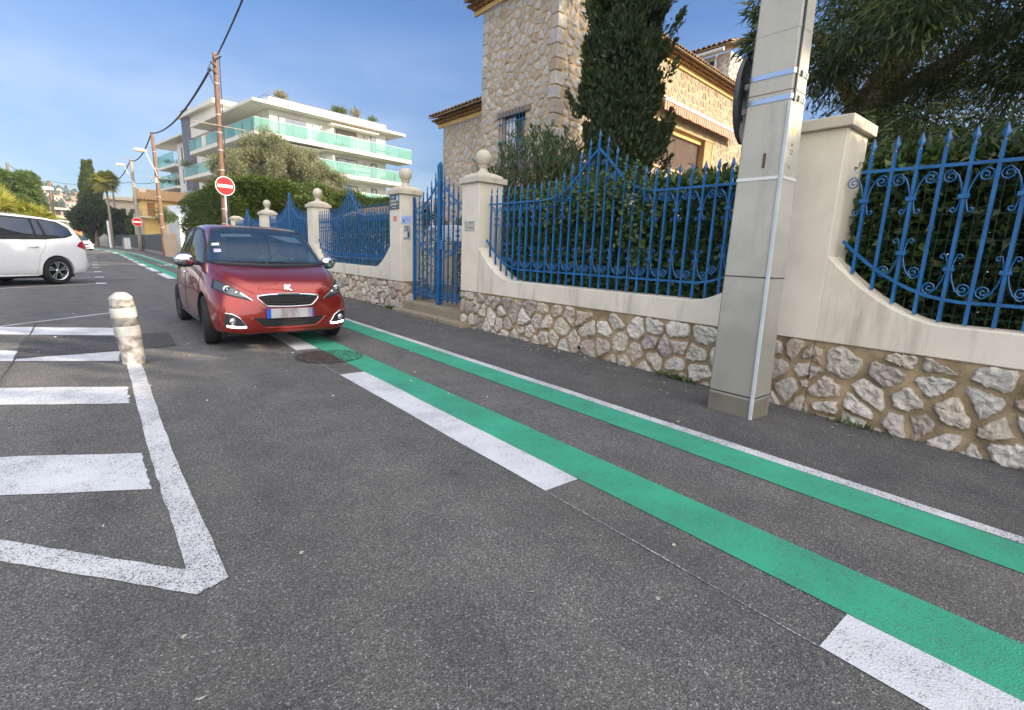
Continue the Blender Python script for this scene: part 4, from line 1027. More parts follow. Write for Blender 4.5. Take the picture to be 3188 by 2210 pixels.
limbs(e2, [([(9.5,-7.4,4),(8.2,-6.2,6),(7.4,-5.4,8)], [.16,.1,.05]),([(9.5,-7.4,5),(9.9,-9.5,7),(10,-11,9)], [.16,.1,.05])], m_barkpale)
p, d = clumped(26000, [((9.5+R_.uniform(-3,3), -7.5+R_.uniform(-3,3), R_.uniform(4.5,11)), (1.1,1.1,.9)) for _ in range(46)], .8, -1.1)
kp = unlit(p); leaves('crown', L_euc, p[kp], d[kp], .24, .05, e2, jit=.3)

# tall green hedge beyond the pillars, with the olive behind it
def bighedge(label, poly_, z1, n, mat, name='tall_hedge', size=(.16,.07), zb=0):
    """box-like clipped hedge along a polyline footprint: list of (x0,x1,y0,y1)"""
    t = thing(name, label, 'hedge', (poly_[0][0], poly_[0][2], 0)); P = []; D = []
    A = [((x1-x0)+(y1-y0)) for x0,x1,y0,y1 in poly_]
    for (x0,x1,y0,y1), a in zip(poly_, A):
        k = int(n*a/sum(A)); f = nr.random((k,3)); face = nr.random(k); q = np.zeros((k,3)); dd = np.zeros((k,3))
        m = face < .38; q[m] = np.stack([np.full(m.sum(),x0), y0+(y1-y0)*f[m,0], zb+(z1-zb)*f[m,1]],1); dd[m] = (-1,0,.35)
        m2 = (face >= .38) & (face < .66); q[m2] = np.stack([x0+(x1-x0)*f[m2,0], np.full(m2.sum(),y0), zb+(z1-zb)*f[m2,1]],1); dd[m2] = (0,-1,.35)
        m3 = face >= .66; q[m3] = np.stack([x0+(x1-x0)*f[m3,0], y0+(y1-y0)*f[m3,1], np.full(m3.sum(),z1)],1); dd[m3] = (0,0,1)
        lump = np.array([noise.noise((p_[0]*.9,p_[1]*.9,p_[2]*1.1)) for p_ in q])[:,None]
        q += dd*lump*.5 + nr.normal(0,.1,(k,3)); P.append(q); D.append(dd+nr.normal(0,.3,(k,3)))
        MB().box(x0+.35,x1-.2,y0+.35,y1-.2,-.1,z1-.4).build('filler_core', m_bark, t)  # solid dark box added inside to block the view through the leaves
    leaves('foliage', mat, np.concatenate(P), unit(np.concatenate(D)), size[0], size[1], t, jit=.4); return t
bighedge('tall clipped green hedge filling the corner behind the no-entry sign', [(5.0,7.5,26.3,43.5),(6.0,13.5,27.6,29.5)], 4.0, 90000, L_big)
bighedge('lower green hedge top running behind the distant pillars', [(7.2,14.5,23.6,25.4)], 3.25, 20000, L_big)
ol = tree('olive_tree', 'broad grey-green olive tree in front of the white apartment building', 'tree', (8.8,33.5,0))
limbs(ol, [([(9.0,33.5,-.1),(8.9,33.4,1.5),(9.1,33.5,3.0)], [.4,.32,.26])], m_bark, 'trunk')
limbs(ol, [([(9.0,33.5,2.6),(7.6,33.2,4.2),(6.4,33,5.3)], [.2,.12,.05]),([(9.1,33.5,2.8),(8.9,33.8,5),(8.3,34,7.0)], [.2,.12,.05]),([(9.1,33.5,2.7),(10.5,33.4,4.2),(11.7,33.3,4.9)], [.2,.12,.05])], m_bark)
cl = []; R_ = random.Random(9)
for c_, s, k in (((8.2,33.4,6.6),(1.6,1.5,1.2),34),((6.2,33.4,5.3),(1.2,1.4,1.0),22),((10.2,33.4,6.0),(1.3,1.4,.9),26),((11.8,33.3,5.2),(1.2,1.4,.9),24),((7.9,33.4,5.6),(1.7,1.5,1.4),36),((9.6,33.5,5.4),(1.5,1.5,1.2),28),((11.0,33.3,4.5),(1.4,1.4,1.0),26),((6.3,33.3,4.6),(1.0,1.3,.9),16),((12.2,33.2,3.5),(.9,1.2,.8),12),((9.0,33,4.0),(2.8,1.2,.8),24)):
    for _ in range(k):
        d_ = Vector((R_.gauss(0,1),R_.gauss(0,1),R_.gauss(0,1))).normalized()*R_.uniform(.35,1); r = R_.uniform(.3,.55)
        cl.append(((c_[0]+d_.x*s[0], c_[1]+d_.y*s[1], c_[2]+d_.z*s[2]), (r,r,r)))
p, d = clumped(130000, cl, .9, .55); leaves('crown', L_olive, p, d, .16, .035, ol, jit=.35)
# far cypress, rounded dark tree, bushes
cypress('tall broad cypress far down the street, left of the palm', (-.45,108,0), 12.4, 1.9, 22000, L_big, (.5,.2), seed=8)
def blobtree(name, label, base, blobs, n, mat, lf=(.4,.2), trunk=(.3,2), cat='tree', grp=None):
    t = tree(name, label, cat, base, grp); b = Vector(base)
    MB().tube([b+Vector((0,0,-.1)), b+Vector((.05,0,trunk[1]))], [trunk[0],trunk[0]*.6], 8).build('trunk', m_bark, t)
    p, d = clumped(n, blobs, .5, .3); leaves('crown', mat, p, d, lf[0], lf[1], t, jit=.5); return t
def bl(c_, s, k, r, seed=1):
    R_ = random.Random(seed); o = []
    for _ in range(k):
        d_ = Vector((R_.gauss(0,1),R_.gauss(0,1),R_.gauss(0,1))).normalized()*R_.uniform(.3,1)**.6; q = R_.uniform(*r)
        o.append(((c_[0]+d_.x*s[0], c_[1]+d_.y*s[1], max(.3, c_[2]+d_.z*s[2])), (q,q,q*.8)))
    return o
blobtree('dark_round_tree', 'wide dark green tree with low spreading crown beside the palm trunk', (-.3,92,0), bl((-.5,92,3.8),(2.5,2.2,2.1),46,(.6,1.0)), 30000, L_far, (.38,.2), (.3,2.5))
blobtree('dark_round_tree', 'dark tree right of the palm trunk', (2.6,89,0), bl((2.4,90,3.2),(1.5,1.6,1.9),26,(.5,.8),3), 14000, L_far, (.36,.18), (.2,2))
blobtree('garden_shrub', 'green bush over the fence in front of the cream house', (4.2,84,0), bl((4.0,84,3.1),(.9,1,1.6),14,(.4,.6),4), 6000, L_pep, (.3,.12), (.1,1.5), cat='bush')
blobtree('small_tree', 'small airy tree in front of the yellow house wall', (4.9,58,0), bl((5.0,58,3.3),(1.1,1,.9),16,(.2,.38),6), 2600, L_pep, (.16,.07), (.06,2.6))
pt = blobtree('pepper_tree', 'soft green pepper tree behind the palm bushes on the left', (-3.3,44,0), bl((-3.8,44,3.6),(1.3,1.4,1.3),44,(.3,.55),11)+bl((-3.0,44,2.4),(.6,1,.9),12,(.25,.4),12)+bl((-4.6,44,3.4),(.8,1,.9),14,(.3,.5),13), 34000, L_pep, (.24,.05), (.22,2.4))
blobtree('garden_shrub', 'dull green bush low behind the rear of the white van', (-1.3,34,0), bl((-1.5,34,1.0),(.5,.8,.6),18,(.22,.36),15), 9000, L_big, (.16,.06), (.08,.8), cat='bush')
blobtree('garden_shrub', 'brownish bush beyond the parked white van', (-1.9,60,0), bl((-1.9,60,.9),(.6,.8,.7),14,(.25,.4),16), 6000, L_hedge, (.2,.1), (.08,.8), cat='bush')
# fan palms
def palm(label, base, h, nf, fr, leafw, name='palm_tree', crown=1.0, trunk=.18, droop=.5, skirt=True, mat=L_palm, grp=None, cat='palm tree'):
    t = thing(name, label, cat, base, grp); b = Vector(base)
    MB().tube([b+Vector((0,0,-.1)), b+Vector((.03,0,h*.5)), b+Vector((.0,0,h))], [trunk*1.2,trunk*.85,trunk*.8], 10).build('trunk', m_woodgrey if h > 4 else m_bark, t)
    mb = MB(); rr = random.Random(int(abs(base[0]*100)+base[1]))
    for k in range(nf):
        q = rr.uniform(0,2*PI); e = rr.uniform(-.9 if skirt else -.25, 1.25); L = fr*rr.uniform(.8,1.1)
        dirn = Vector((math.cos(q)*math.cos(e), math.sin(q)*math.cos(e), math.sin(e))); top = b+Vector((0,0,h))
        st = top+dirn*L*.45; side = dirn.cross(Vector((0,0,1))).normalized(); up = side.cross(dirn).normalized()
        mb.tube([top, st], .014*fr, 4, caps=False)
        m = 15
        for j in range(m):
            a = R(-78+156*j/(m-1)); d2 = dirn*math.cos(a)+side*math.sin(a)+up*.12*math.cos(a*2); l2 = L*.62*(1-.25*abs(a))
            tip = st+d2*l2-Vector((0,0,droop*l2*.45)); mid = st+d2*l2*.5-Vector((0,0,droop*l2*.08)); w2 = leafw*fr; sd2 = d2.cross(up).normalized()*w2
            mb.add([st, mid+sd2, tip, mid-sd2], [(0,1,2,3)])
    mb.build('fronds', mat, t, fixn=False); return t
palm('tall fan palm with a shaggy golden crown beside the far cypress', (1.3,86.3,0), 8.5, 110, 1.9, .04, droop=.9, trunk=.15)
gp = 'low fan palms behind the white van'
palm('leftmost of the low fan palms, above the van windows', (-2.9,27.5,0), 1.9, 46, 1.15, .035, 'palm_bush', skirt=True, mat=L_palm, grp=gp, trunk=.12, cat='palm')
palm('bright fan palm in the middle of the low palms behind the van', (-2.05,28.5,0), 1.65, 44, 1.05, .035, 'palm_bush', mat=L_palm, grp=gp, trunk=.12, cat='palm')
palm('fan palm at the right end of the low palms, over the van rear', (-1.45,29,0), 1.25, 36, .85, .035, 'palm_bush', mat=L_palm, grp=gp, trunk=.1, cat='palm')
palm('darker fan palm standing behind the other low palms at the left edge', (-3.5,31,0), 2.4, 46, 1.2, .035, 'palm_bush', mat=L_palm, grp=gp, trunk=.12, cat='palm')

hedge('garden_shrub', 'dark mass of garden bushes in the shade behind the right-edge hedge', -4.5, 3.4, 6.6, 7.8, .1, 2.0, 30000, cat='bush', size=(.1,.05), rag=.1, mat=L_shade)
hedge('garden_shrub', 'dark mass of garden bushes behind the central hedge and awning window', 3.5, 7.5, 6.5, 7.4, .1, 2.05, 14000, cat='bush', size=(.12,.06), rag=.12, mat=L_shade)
# unseen trees added behind the villa to shade the street
for k, (x, y, z, lb) in enumerate(((23.5,25.5,12.5,'tall pine added out of sight behind the stone tower'),(25.5,28.5,14,'second tall pine added out of sight behind the stone tower'),(16.5,17.5,8.5,'round tree added out of sight behind the villa'))):
    R_ = random.Random(40+k); blobtree('shading_tree', lb, (x,y,0), bl((x,y,z-3),(2.6,2.6,2.4),26,(.9,1.4),50+k), 9000, L_far, (.5,.25), (.3,z-3))
# ------------------------------------------------------------------ tiled eaves
def frame_eave(parent, P, U, OUT, L, z0, back, slope=.32, pitch=.2, rows=2, dz=.0, tile=None, fascia=True, seed=0):
    """génoise eave: ochre band, rows of half-round tiles, then the first courses of the tiled roof.
    P wall corner (x,y), U along, OUT outward; z0 bottom of the band; back = how far the roof runs back"""
    P = Vector((P[0],P[1],0)); U = Vector((U[0],U[1],0)).normalized(); O = Vector((OUT[0],OUT[1],0)).normalized(); Zv = Vector((0,0,1)); r = random.Random(seed)
    z = z0
    if fascia: MB().obox(P, U, O, Zv, -.06, L+.06, 0, .07, z, z+.12).build('eave_band', m_fascia, parent)
    z += .12; n = int(L/pitch)
    for row in range(rows):
        b = MB(); o0, o1 = .0, .12+.1*row+.07
        for i in range(n+1):
            c_ = (i+.5*(row % 2))*pitch; rr = pitch*.47; m = 6; vs = []
            for o_ in (o0, o1):
                for j in range(m+1):
                    q = PI*j/m; vs.append(P+U*(c_-rr*math.cos(q))+O*o_+Zv*(z+rr*.62*math.sin(q)))
                for j in range(m+1):
                    q = PI*j/m; vs.append(P+U*(c_-rr*.8*math.cos(q))+O*o_+Zv*(z-.001+rr*.62*.78*math.sin(q)))
            k = 2*(m+1); fs = [(j, j+1, k+j+1, k+j) for j in range(m)]+[(m+1+j, k+m+1+j, k+m+2+j, m+2+j) for j in range(m)]+[(k+j, k+j+1, k+m+2+j, k+m+1+j) for j in range(m)]
            b.add(vs, fs)
        b.obox(P, U, O, Zv, 0, L, 0, o1-.05, z+pitch*.3, z+pitch*.34)
        b.build('eave_tiles', m_tile, parent); z += pitch*.36
    # cover tiles running up the slope
    b = MB(); ov = .45; m = 6
    for i in range(n+1):
        c_ = i*pitch+r.uniform(-.012,.012); rr = pitch*.44; s = 0; zz = z+r.uniform(-.006,.006)
        while s < back+ov:
            s2 = min(s+.36, back+ov); vs = []
            for k_, (q0, lift, rk) in enumerate(((s, .03, 1.08), (s2+.03, .0, .9))):
                for j in range(m+1):
                    q = PI*j/m; vs.append(P+U*(c_-rr*rk*math.cos(q))+O*(ov-q0)+Zv*(zz+q0*slope+lift+rr*.85*math.sin(q)))
            fs = [(j, j+1, m+2+j, m+1+j) for j in range(m)]; b.add(vs, fs)
            vs2 = [vs[j] for j in range(m+1)]+[v-Zv*.0-(v-(P+U*c_+O*(ov-s)+Zv*(zz+s*slope)))*.2 for v in vs[:m+1]]
            b.add(vs2, [(j, m+1+j, m+2+j, j+1) for j in range(m)])
            s = s2
    b.build('cover_tiles', m_tileold if tile is None else tile, parent)
    b = MB(); b.add([P+U*-.05+O*ov+Zv*(z+.0), P+U*(L+.05)+O*ov+Zv*(z+.0), P+U*(L+.05)-O*back+Zv*(z+(back+ov)*slope), P+U*-.05-O*back+Zv*(z+(back+ov)*slope),
                    P+U*-.05+O*ov+Zv*(z-.03), P+U*(L+.05)+O*ov+Zv*(z-.03), P+U*(L+.05)-O*back+Zv*(z-.03+(back+ov)*slope), P+U*-.05-O*back+Zv*(z-.03+(back+ov)*slope)],
                   [(0,1,2,3),(4,5,6,7),(0,1,5,4),(1,2,6,5),(2,3,7,6),(3,0,4,7)])
    b.build('roof', m_tileold, parent)

hs = thing('stone_house', 'stone villa with a square tower, tiled eaves and a shuttered window under an awning', 'house', (9,11,0))
def wallbox(b, x0,x1,y0,y1,z0,z1): return b.box(x0,x1,y0,y1,z0,z1)
# tower
XT, Y0, Y1, ZT = 9.0, 9.73, 12.84, 7.78
wy0, wy1, wz0, wz1 = 10.84, 11.79, 3.3, 4.86
tw = MB(); tw.box(XT+.02, 12.6, Y0+.02, wy0, 0, ZT); tw.box(XT+.02, 12.6, wy1, Y1, 0, ZT); tw.box(XT+.02, 12.6, wy0, wy1, 0, wz0); tw.box(XT+.02, 12.6, wy0, wy1, wz1, ZT); tw.box(XT+.35, 12.6, wy0, wy1, wz0, wz1)
tw.build('tower_wall', m_towermortar, hs)
kw = lambda y, z: not (wy0-.12 < y < wy1+.12 and wz0-.1 < z < wz1+.2)
stones(Y0+.28, Y1-.02, 1.2, ZT, .26, .2, lambda u, v, z: (XT+.02-z, u, v), gap=.03, h=.022, seg=16, rings=(1,.9,.5), seed=21, skip=.06, shrink=(.9,1.0), keep=kw, rough=.012).build('tower_stones', m_towerstone, hs)
stones(XT+.3, 12.6, 1.2, ZT, .26, .21, lambda u, v, z: (u, Y0+.02-z, v), gap=.03, h=.024, seg=16, rings=(1,.9,.5), seed=22, skip=.06, shrink=(.9,1.0), rough=.012).build('tower_side_stones', m_towerstone, hs)
q = MB(); z = 1.0; i = 0                        # corner quoins
rq = random.Random(3)
while z < ZT-.1:
    h = rq.uniform(.26,.36); a, b_ = ((.34,.24) if i % 2 else (.24,.36)); z1 = min(ZT, z+h-.02)
    q.box(XT-.008, XT+b_*.85, Y0-.008, Y0+a*.78, z, z1); z += h; i += 1
q.build('quoins', m_towerstone, hs, bevel=.025)
q = MB(); z = 5.5                          # left tower corner quoins
while z < ZT-.1: q.box(XT-.006, XT+.2, Y1-rq.uniform(.18,.3), Y1+.01, z, z+.27); z += .29
q.build('quoins', m_towerstone, hs, bevel=.02)
MB().box(XT-.03, XT+.3, wy0-.27, wy1+.25, wz1, wz1+.15).build('lintel', M('lintel_wood', (.2,.14,.1), (.28,.21,.15), 6, .9, stretch=(1,6,6)), hs, bevel=.01)
wn = MB().box(XT+.28, XT+.345, wy0+.003, wy1-.003, wz0+.003, wz1-.003).build('window', m_frame, hs)
MB().box(XT+.272, XT+.279, wy0+.08, wy1-.08, wz0+.08, wz1-.08).build('pane', m_pane, wn)
MB().box(XT+.15, XT+.19, wy0+.55, wy1-.003, wz0+.01, wz1-.003).build('shutter', m_signwhite, wn)
g = MB()
for k in range(8): y = wy0-.02+k*(wy1-wy0+.04)/7; g.box(XT-.09, XT-.075, y-.007, y+.007, wz0-.1, wz1-.06+.16)
for z in (wz0+.1, (wz0+wz1)/2+.1, wz1-.2): g.box(XT-.10, XT-.091, wy0-.08, wy1+.08, z-.012, z+.012)
for y in (wy0-.06, wy1+.06): g.box(XT-.09, XT+.02, y-.01, y+.01, wz1-.2, wz1-.18)
g.build('window_grille', m_iron, hs)
frame_eave(hs, (XT, Y0-.05), (0,1), (-1,0), Y1-Y0+.35, ZT, 1.6, seed=1)
frame_eave(hs, (XT-.05, Y0), (1,0), (0,-1), 3.6, ZT, 1.6, seed=2)
# left wing
LX = 9.6; LZ = 5.36
MB().box(LX+.02, 13, Y1+.002, 15.95, 0, LZ).build('left_wing_wall', m_towermortar, hs)
stones(Y1+.0, 15.95, 1.2, LZ, .25, .2, lambda u, v, z: (LX+.02-z, u, v), gap=.03, h=.02, seg=14, rings=(1,.9,.5), seed=23, shrink=(.9,1.0), rough=.012).build('left_wing_stones', m_towerstone, hs)
frame_eave(hs, (LX, Y1+.02), (0,1), (-1,0), 3.25, LZ, 1.8, seed=3)
MB().box(8.86, 8.98, 12.86, 13.0, .8, 1.2).build('pipe_foot', m_dark, hs)
# right wing with awning, plane turned a few degrees
Uw = Vector((.9954,.0955,0)); Ow = Vector((12.0,10.25,0)); Nw = Vector((.0955,-.9954,0)); Zv = Vector((0,0,1)); WZ = 7.33
def wb_(b, s0,s1,d0,d1,z0,z1): return b.obox(Ow, Uw, Nw, Zv, s0,s1,d0,d1,z0,z1)
s0, s1, sz0, sz1 = 2.0, 6.3, 4.22, 5.56
b = MB(); wb_(b,.3,s0,-.4,0,0,WZ); wb_(b,s1,10.6,-.4,0,0,WZ); wb_(b,s0,s1,-.4,0,0,sz0); wb_(b,s0,s1,-.4,0,sz1,WZ); b.build('right_wing_wall', m_towermortar, hs)
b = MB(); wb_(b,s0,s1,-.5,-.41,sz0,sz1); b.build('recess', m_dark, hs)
m_wingmortar = M('wing_mortar', (.2,.13,.06), (.27,.185,.09), 4, .95); hs.children[-2].data.materials[0] = m_wingmortar
fw = lambda u, v, z: Ow+Uw*u+Nw*z+Zv*v
m_warmstone = Mstone('warm_stone', [(.37,.32,.245), (.31,.265,.2), (.41,.37,.29), (.29,.24,.17), (.37,.33,.26)], (.42,.32,.2))
stones(1.0, 10.6, 3.0, WZ, .25, .27, fw, gap=.03, h=.02, seg=15, rings=(1,.9,.5), seed=25, skip=.06, shrink=(.9,1), keep=lambda u, v: not (s0-.12 < u < s1+.12 and sz0-.1 < v < sz1+.12), rough=.012).build('right_wing_stones', m_warmstone, hs)
# roller shutter and jamb, sill
sh_ = MB(); z = sz0+.03
while z < sz1-.02: sh_.add([Ow+Uw*s0+Nw*-.26+Zv*z, Ow+Uw*(s1-.6)+Nw*-.26+Zv*z, Ow+Uw*(s1-.6)+Nw*-.24+Zv*(z+.03), Ow+Uw*s0+Nw*-.24+Zv*(z+.03), Ow+Uw*(s1-.6)+Nw*-.26+Zv*(z+.047), Ow+Uw*s0+Nw*-.26+Zv*(z+.047)], [(0,1,2,3),(3,2,4,5)]); z += .048
sh_.build('roller_shutter', M('shutter_taupe', (.14,.105,.085), (.18,.135,.11), 3, .5), hs)
b = MB(); wb_(b, s1-.6, s1-.004, -.4, -.02, sz0+.0, sz1-.002); b.build('jamb', M('jamb_ochre', (.36,.24,.1), (.42,.29,.14), 3, .9), hs)
b = MB(); wb_(b, s0-.1, s1+.05, -.3, .06, sz0-.07, sz0-.003); b.build('sill', M('sill_terracotta', (.6,.33,.17), None), hs)
b = MB(); wb_(b, s0, s1-.6, -.25, -.16, sz1-.16, sz1-.003); b.build('shutter_box', m_fascia, hs)
# awning
aw = thing('awning', 'rolled red and white striped awning above the shuttered window', 'awning', tuple(Ow+Uw*5+Nw*.1+Zv*5.8))
b = MB(); b.tube([Ow+Uw*2.0+Nw*.34+Zv*6.08, Ow+Uw*7.78+Nw*.34+Zv*6.08], .035, 8); b.build('front_rail', m_signwhite, aw)
b = MB(); b.tube([Ow+Uw*2.0+Nw*.12+Zv*6.2, Ow+Uw*7.7+Nw*.12+Zv*6.2], .075, 10); b.build('fabric_roll', None, aw)
m_str, nt_, bb_, _o = newmat('awning_stripes'); v_ = coords(nt_, (1,1,1)); sep_ = nt_.nodes.new('ShaderNodeSeparateXYZ'); nt_.links.new(v_, sep_.inputs[0])
ma = nd(nt_, 'ShaderNodeMath', operation='MULTIPLY'); nt_.links.new(sep_.outputs[0], ma.inputs[0]); ma.inputs[1].default_value = 7
mf = nd(nt_, 'ShaderNodeMath', operation='FRACT'); nt_.links.new(ma.outputs[0], mf.inputs[0])
nt_.links.new(ramp(nt_, mf.outputs[0], [(0, (.4,.085,.045)), (.52, (.4,.085,.045)), (.54, (.5,.38,.28)), (1, (.5,.38,.28))]), bb_.inputs['Base Color']); bb_.inputs['Roughness'].default_value = .9
aw.children[-1].data.materials.append(m_str)
b = MB(); n = 48
for k in range(n):
    u0 = 2.0+k*.12; 
    for j in range(6):
        a0 = u0+.12*j/6; a1 = u0+.12*(j+1)/6; f0 = .27-.05*(abs(j/6-.5)*2)**2.2; f1 = .27-.05*(abs((j+1)/6-.5)*2)**2.2
        w0 = .34+.02*math.sin(a0*9); w1 = .34+.02*math.sin(a1*9)
        b.add([Ow+Uw*a0+Nw*.34+Zv*6.05, Ow+Uw*a1+Nw*.34+Zv*6.05, Ow+Uw*a1+Nw*w1+Zv*(6.05-f1), Ow+Uw*a0+Nw*w0+Zv*(6.05-f0)], [(0,1,2,3)])
b.build('valance', m_str, aw, fixn=False)
b = MB(); b.add([Ow+Uw*2+Nw*.12+Zv*6.27, Ow+Uw*7.7+Nw*.12+Zv*6.27, Ow+Uw*7.7+Nw*.36+Zv*6.12, Ow+Uw*2+Nw*.36+Zv*6.12], [(0,1,2,3)]); b.build('canopy', m_str, aw, fixn=False)
frame_eave(hs, (Ow.x, Ow.y), (Uw.x,Uw.y), (Nw.x,Nw.y), 10.8, WZ, 2.6, slope=.28, seed=4)
# upper storey behind
ux = 20.0
b = MB(); b.box(ux, 27, 11.55, 16.5, 5, 9.35); b.build('upper_storey_wall', M('upper_render', (.5,.48,.44), (.58,.56,.51), 2, .85), hs)
stones(11.55, 12.1, 7.5, 9.3, .27, .25, lambda u, v, z: (ux-z, u, v), gap=.03, h=.02, seg=10, rings=(1,.85), seed=31).build('upper_quoins', m_towerstone, hs)
stones(ux, 22.5, 7.5, 9.3, .27, .25, lambda u, v, z: (u, 11.55-z, v), gap=.03, h=.02, seg=10, rings=(1,.85), seed=32).build('upper_quoins', m_warmstone, hs)
w2 = MB().box(ux-.03, ux, 12.2, 13.2, 8.35, 9.15).build('window', m_dark, hs); MB().box(ux-.045, ux-.031, 12.6, 12.95, 8.4, 9.0).build('pane', m_signwhite, w2)
b = MB(); b.tube([(ux-.45,11.6,9.34),(ux-.45,13.9,9.34)], .07, 8); b.tube([(ux-.12,12.1,9.3),(ux-.12,12.1,7.8)], .05, 8); b.build('gutter', m_tin, hs)
frame_eave(hs, (ux, 11.4), (0,1), (-1,0), 5.0, 9.32, 2.0, slope=.3, rows=1, fascia=False, seed=6, pitch=.22)
# low tiled garden building seen through the gates
gb = thing('garden_shed', 'low cream building with a brown tiled roof behind the small gate', 'shed', (8.6,16.5,0))
MB().box(8.2, 10.5, 15.9, 24, 0, 1.98).build('wall', m_creamwall, gb)
frame_eave(gb, (8.2, 15.9), (0,1), (-1,0), 8.0, 1.95, 1.5, slope=.4, rows=1, fascia=False, seed=9)
frame_eave(gb, (8.2, 15.9), (1,0), (0,-1), 2.3, 1.95, 1.2, slope=.4, rows=1, fascia=False, seed=10)
MB().tube([(7.6,13.2,0),(7.6,13.2,2.9)], .05, 8).build('drain_pipe', m_signwhite, gb)
# unseen house added behind the camera to throw the street into shade
nb = thing('shading_house', 'unseen cream house added behind the viewer to shade the street', 'house', (9,-14,0))
MB().box(6.2, 16, -20, -9.2, 0, 6.6).build('wall', m_creamwall, nb); MB().prism([(6.0,6.602),(16.2,6.602),(11.1,7.1)], lambda p: (p[0],-20.2,p[1]), lambda p: (p[0],-9,p[1])).build('roof', m_tile, nb)
# ------------------------------------------------------------------ white apartment building
CAM = Vector((0,0,1.15)); SB = 1.2
C0 = Vector((10.15,45.0,0)); aR = R(81.5); dR = Vector((math.sin(aR), math.cos(aR), 0)); dL = Vector((-dR.y, dR.x, 0)); ZZ = Vector((0,0,1))
def BP(s, t, z):
    p = C0+dR*s+dL*t+ZZ*z; return CAM+(p-CAM)*SB
def bbx(b, s0,s1,t0,t1,z0,z1):
    return b.add([BP(*p) for p in ((s0,t0,z0),(s1,t0,z0),(s1,t1,z0),(s0,t1,z0),(s0,t0,z1),(s1,t0,z1),(s1,t1,z1),(s0,t1,z1))],
                 [(3,2,1,0),(4,5,6,7),(0,1,5,4),(1,2,6,5),(2,3,7,6),(3,0,4,7)])
ap = thing('apartment_building', 'white modern apartment building with green glass balconies and a dark stair column', 'building', tuple(BP(5,5,0)))
ap['_o'] = tuple(BP(5,5,0))
def ab(name, mat, boxes, parent=ap, bevel=0):
    b = MB(); [bbx(b, *q) for q in boxes]; return b.build(name, mat, parent)
ab('wall', m_whitewall, [(1.93,13.03,1.8,16.5,-1,12.19)])
ab('left_wall', m_whitewall, [(2.3,12,16.5,29,-1,12.4)])
ab('roof_slab', m_whitewall, [(.2,14.6,.62,16.2,12.2,12.42)])
ab('roof_slab', m_whitewall, [(1.5,4.2,24.62,37,12.75,12.98)])
ab('parapet', m_whitewall, [(1.93,13.03,1.7,2.0,12.43,13.08),(1.93,2.15,2.01,15.8,12.43,13.08)])
ab('parapet_coping', m_darkclad, [(1.88,13.06,1.66,1.9,13.085,13.13)])
ab('stair_tower', m_whitewall, [(1.9,9,13.8,22.2,12.2,14.35)])
ab('tower_roof', m_whitewall, [(1.4,9.4,13.2,24.4,14.36,14.75)])
ab('dark_column', m_darkclad, [(1.75,2.29,22.05,24.6,-1,15.3)])
rl = MB()
for z in (14.9,15.1,15.3):
    rl.tube([BP(2.2,23.0,z), BP(2.2,13.8,z), BP(8.5,13.8,z)], .03, 4)
for t in (22,20,18,16,14): rl.tube([BP(2.2,t,14.75), BP(2.2,t,15.3)], .03, 4)
rl.build('roof_railing', m_darkclad, ap)
rl = MB()
for k in range(8): rl.tube([BP(2.0,2.2+k*1.8,13.08), BP(2.0,2.2+k*1.8,13.35)], .025, 4)
rl.tube([BP(2.0,2.2,13.35), BP(2.0,15,13.35)], .025, 4); rl.build('roof_railing', m_darkclad, ap)
# balcony slabs and glass
def slab(z, sr, tl):
    ab('balcony_slab', m_whitewall, [(0,sr,0,2.2,z-.32,z),(0,2.3,2.2,tl,z-.32,z)])
    ab('slab_trim', m_darkclad, [(-.01,sr+.01,-.012,.02,z-.1,z-.07)])
    n = 10
    for k in range(n): 
        a = sr*k/n+.02; c_ = sr*(k+1)/n-.02; ab('glass_panel', m_glassgreen, [(a,c_,-.02,.0,z+.02,z+.95)])
    m_ = max(1, int(tl/1.8))
    for k in range(m_):
        a = tl*k/m_+.03; c_ = tl*(k+1)/m_-.03; ab('glass_panel', m_glassgreen, [(-.02,0,a,c_,z+.02,z+.95)])
    ab('glass_panel', m_glassgreen, [(sr-.02,sr,.03,2.1,z+.02,z+.95)])
    ab('glass_rim', m_tin, [(0,sr,-.022,.002,z+.951,z+.975),(-.022,.002,.01,tl,z+.951,z+.975)])
slab(9.93, 14.85, 16.2); slab(7.68, 14.2, 18.8); slab(5.3, 13.6, 19)
ab('white_pier', m_whitewall, [(-.04,-.025,11.2,12.3,9.95,10.9)])
ab('terrace_wall', m_whitewall, [(4.0,14.5,-1.2,-1.0,2.5,5.35)])
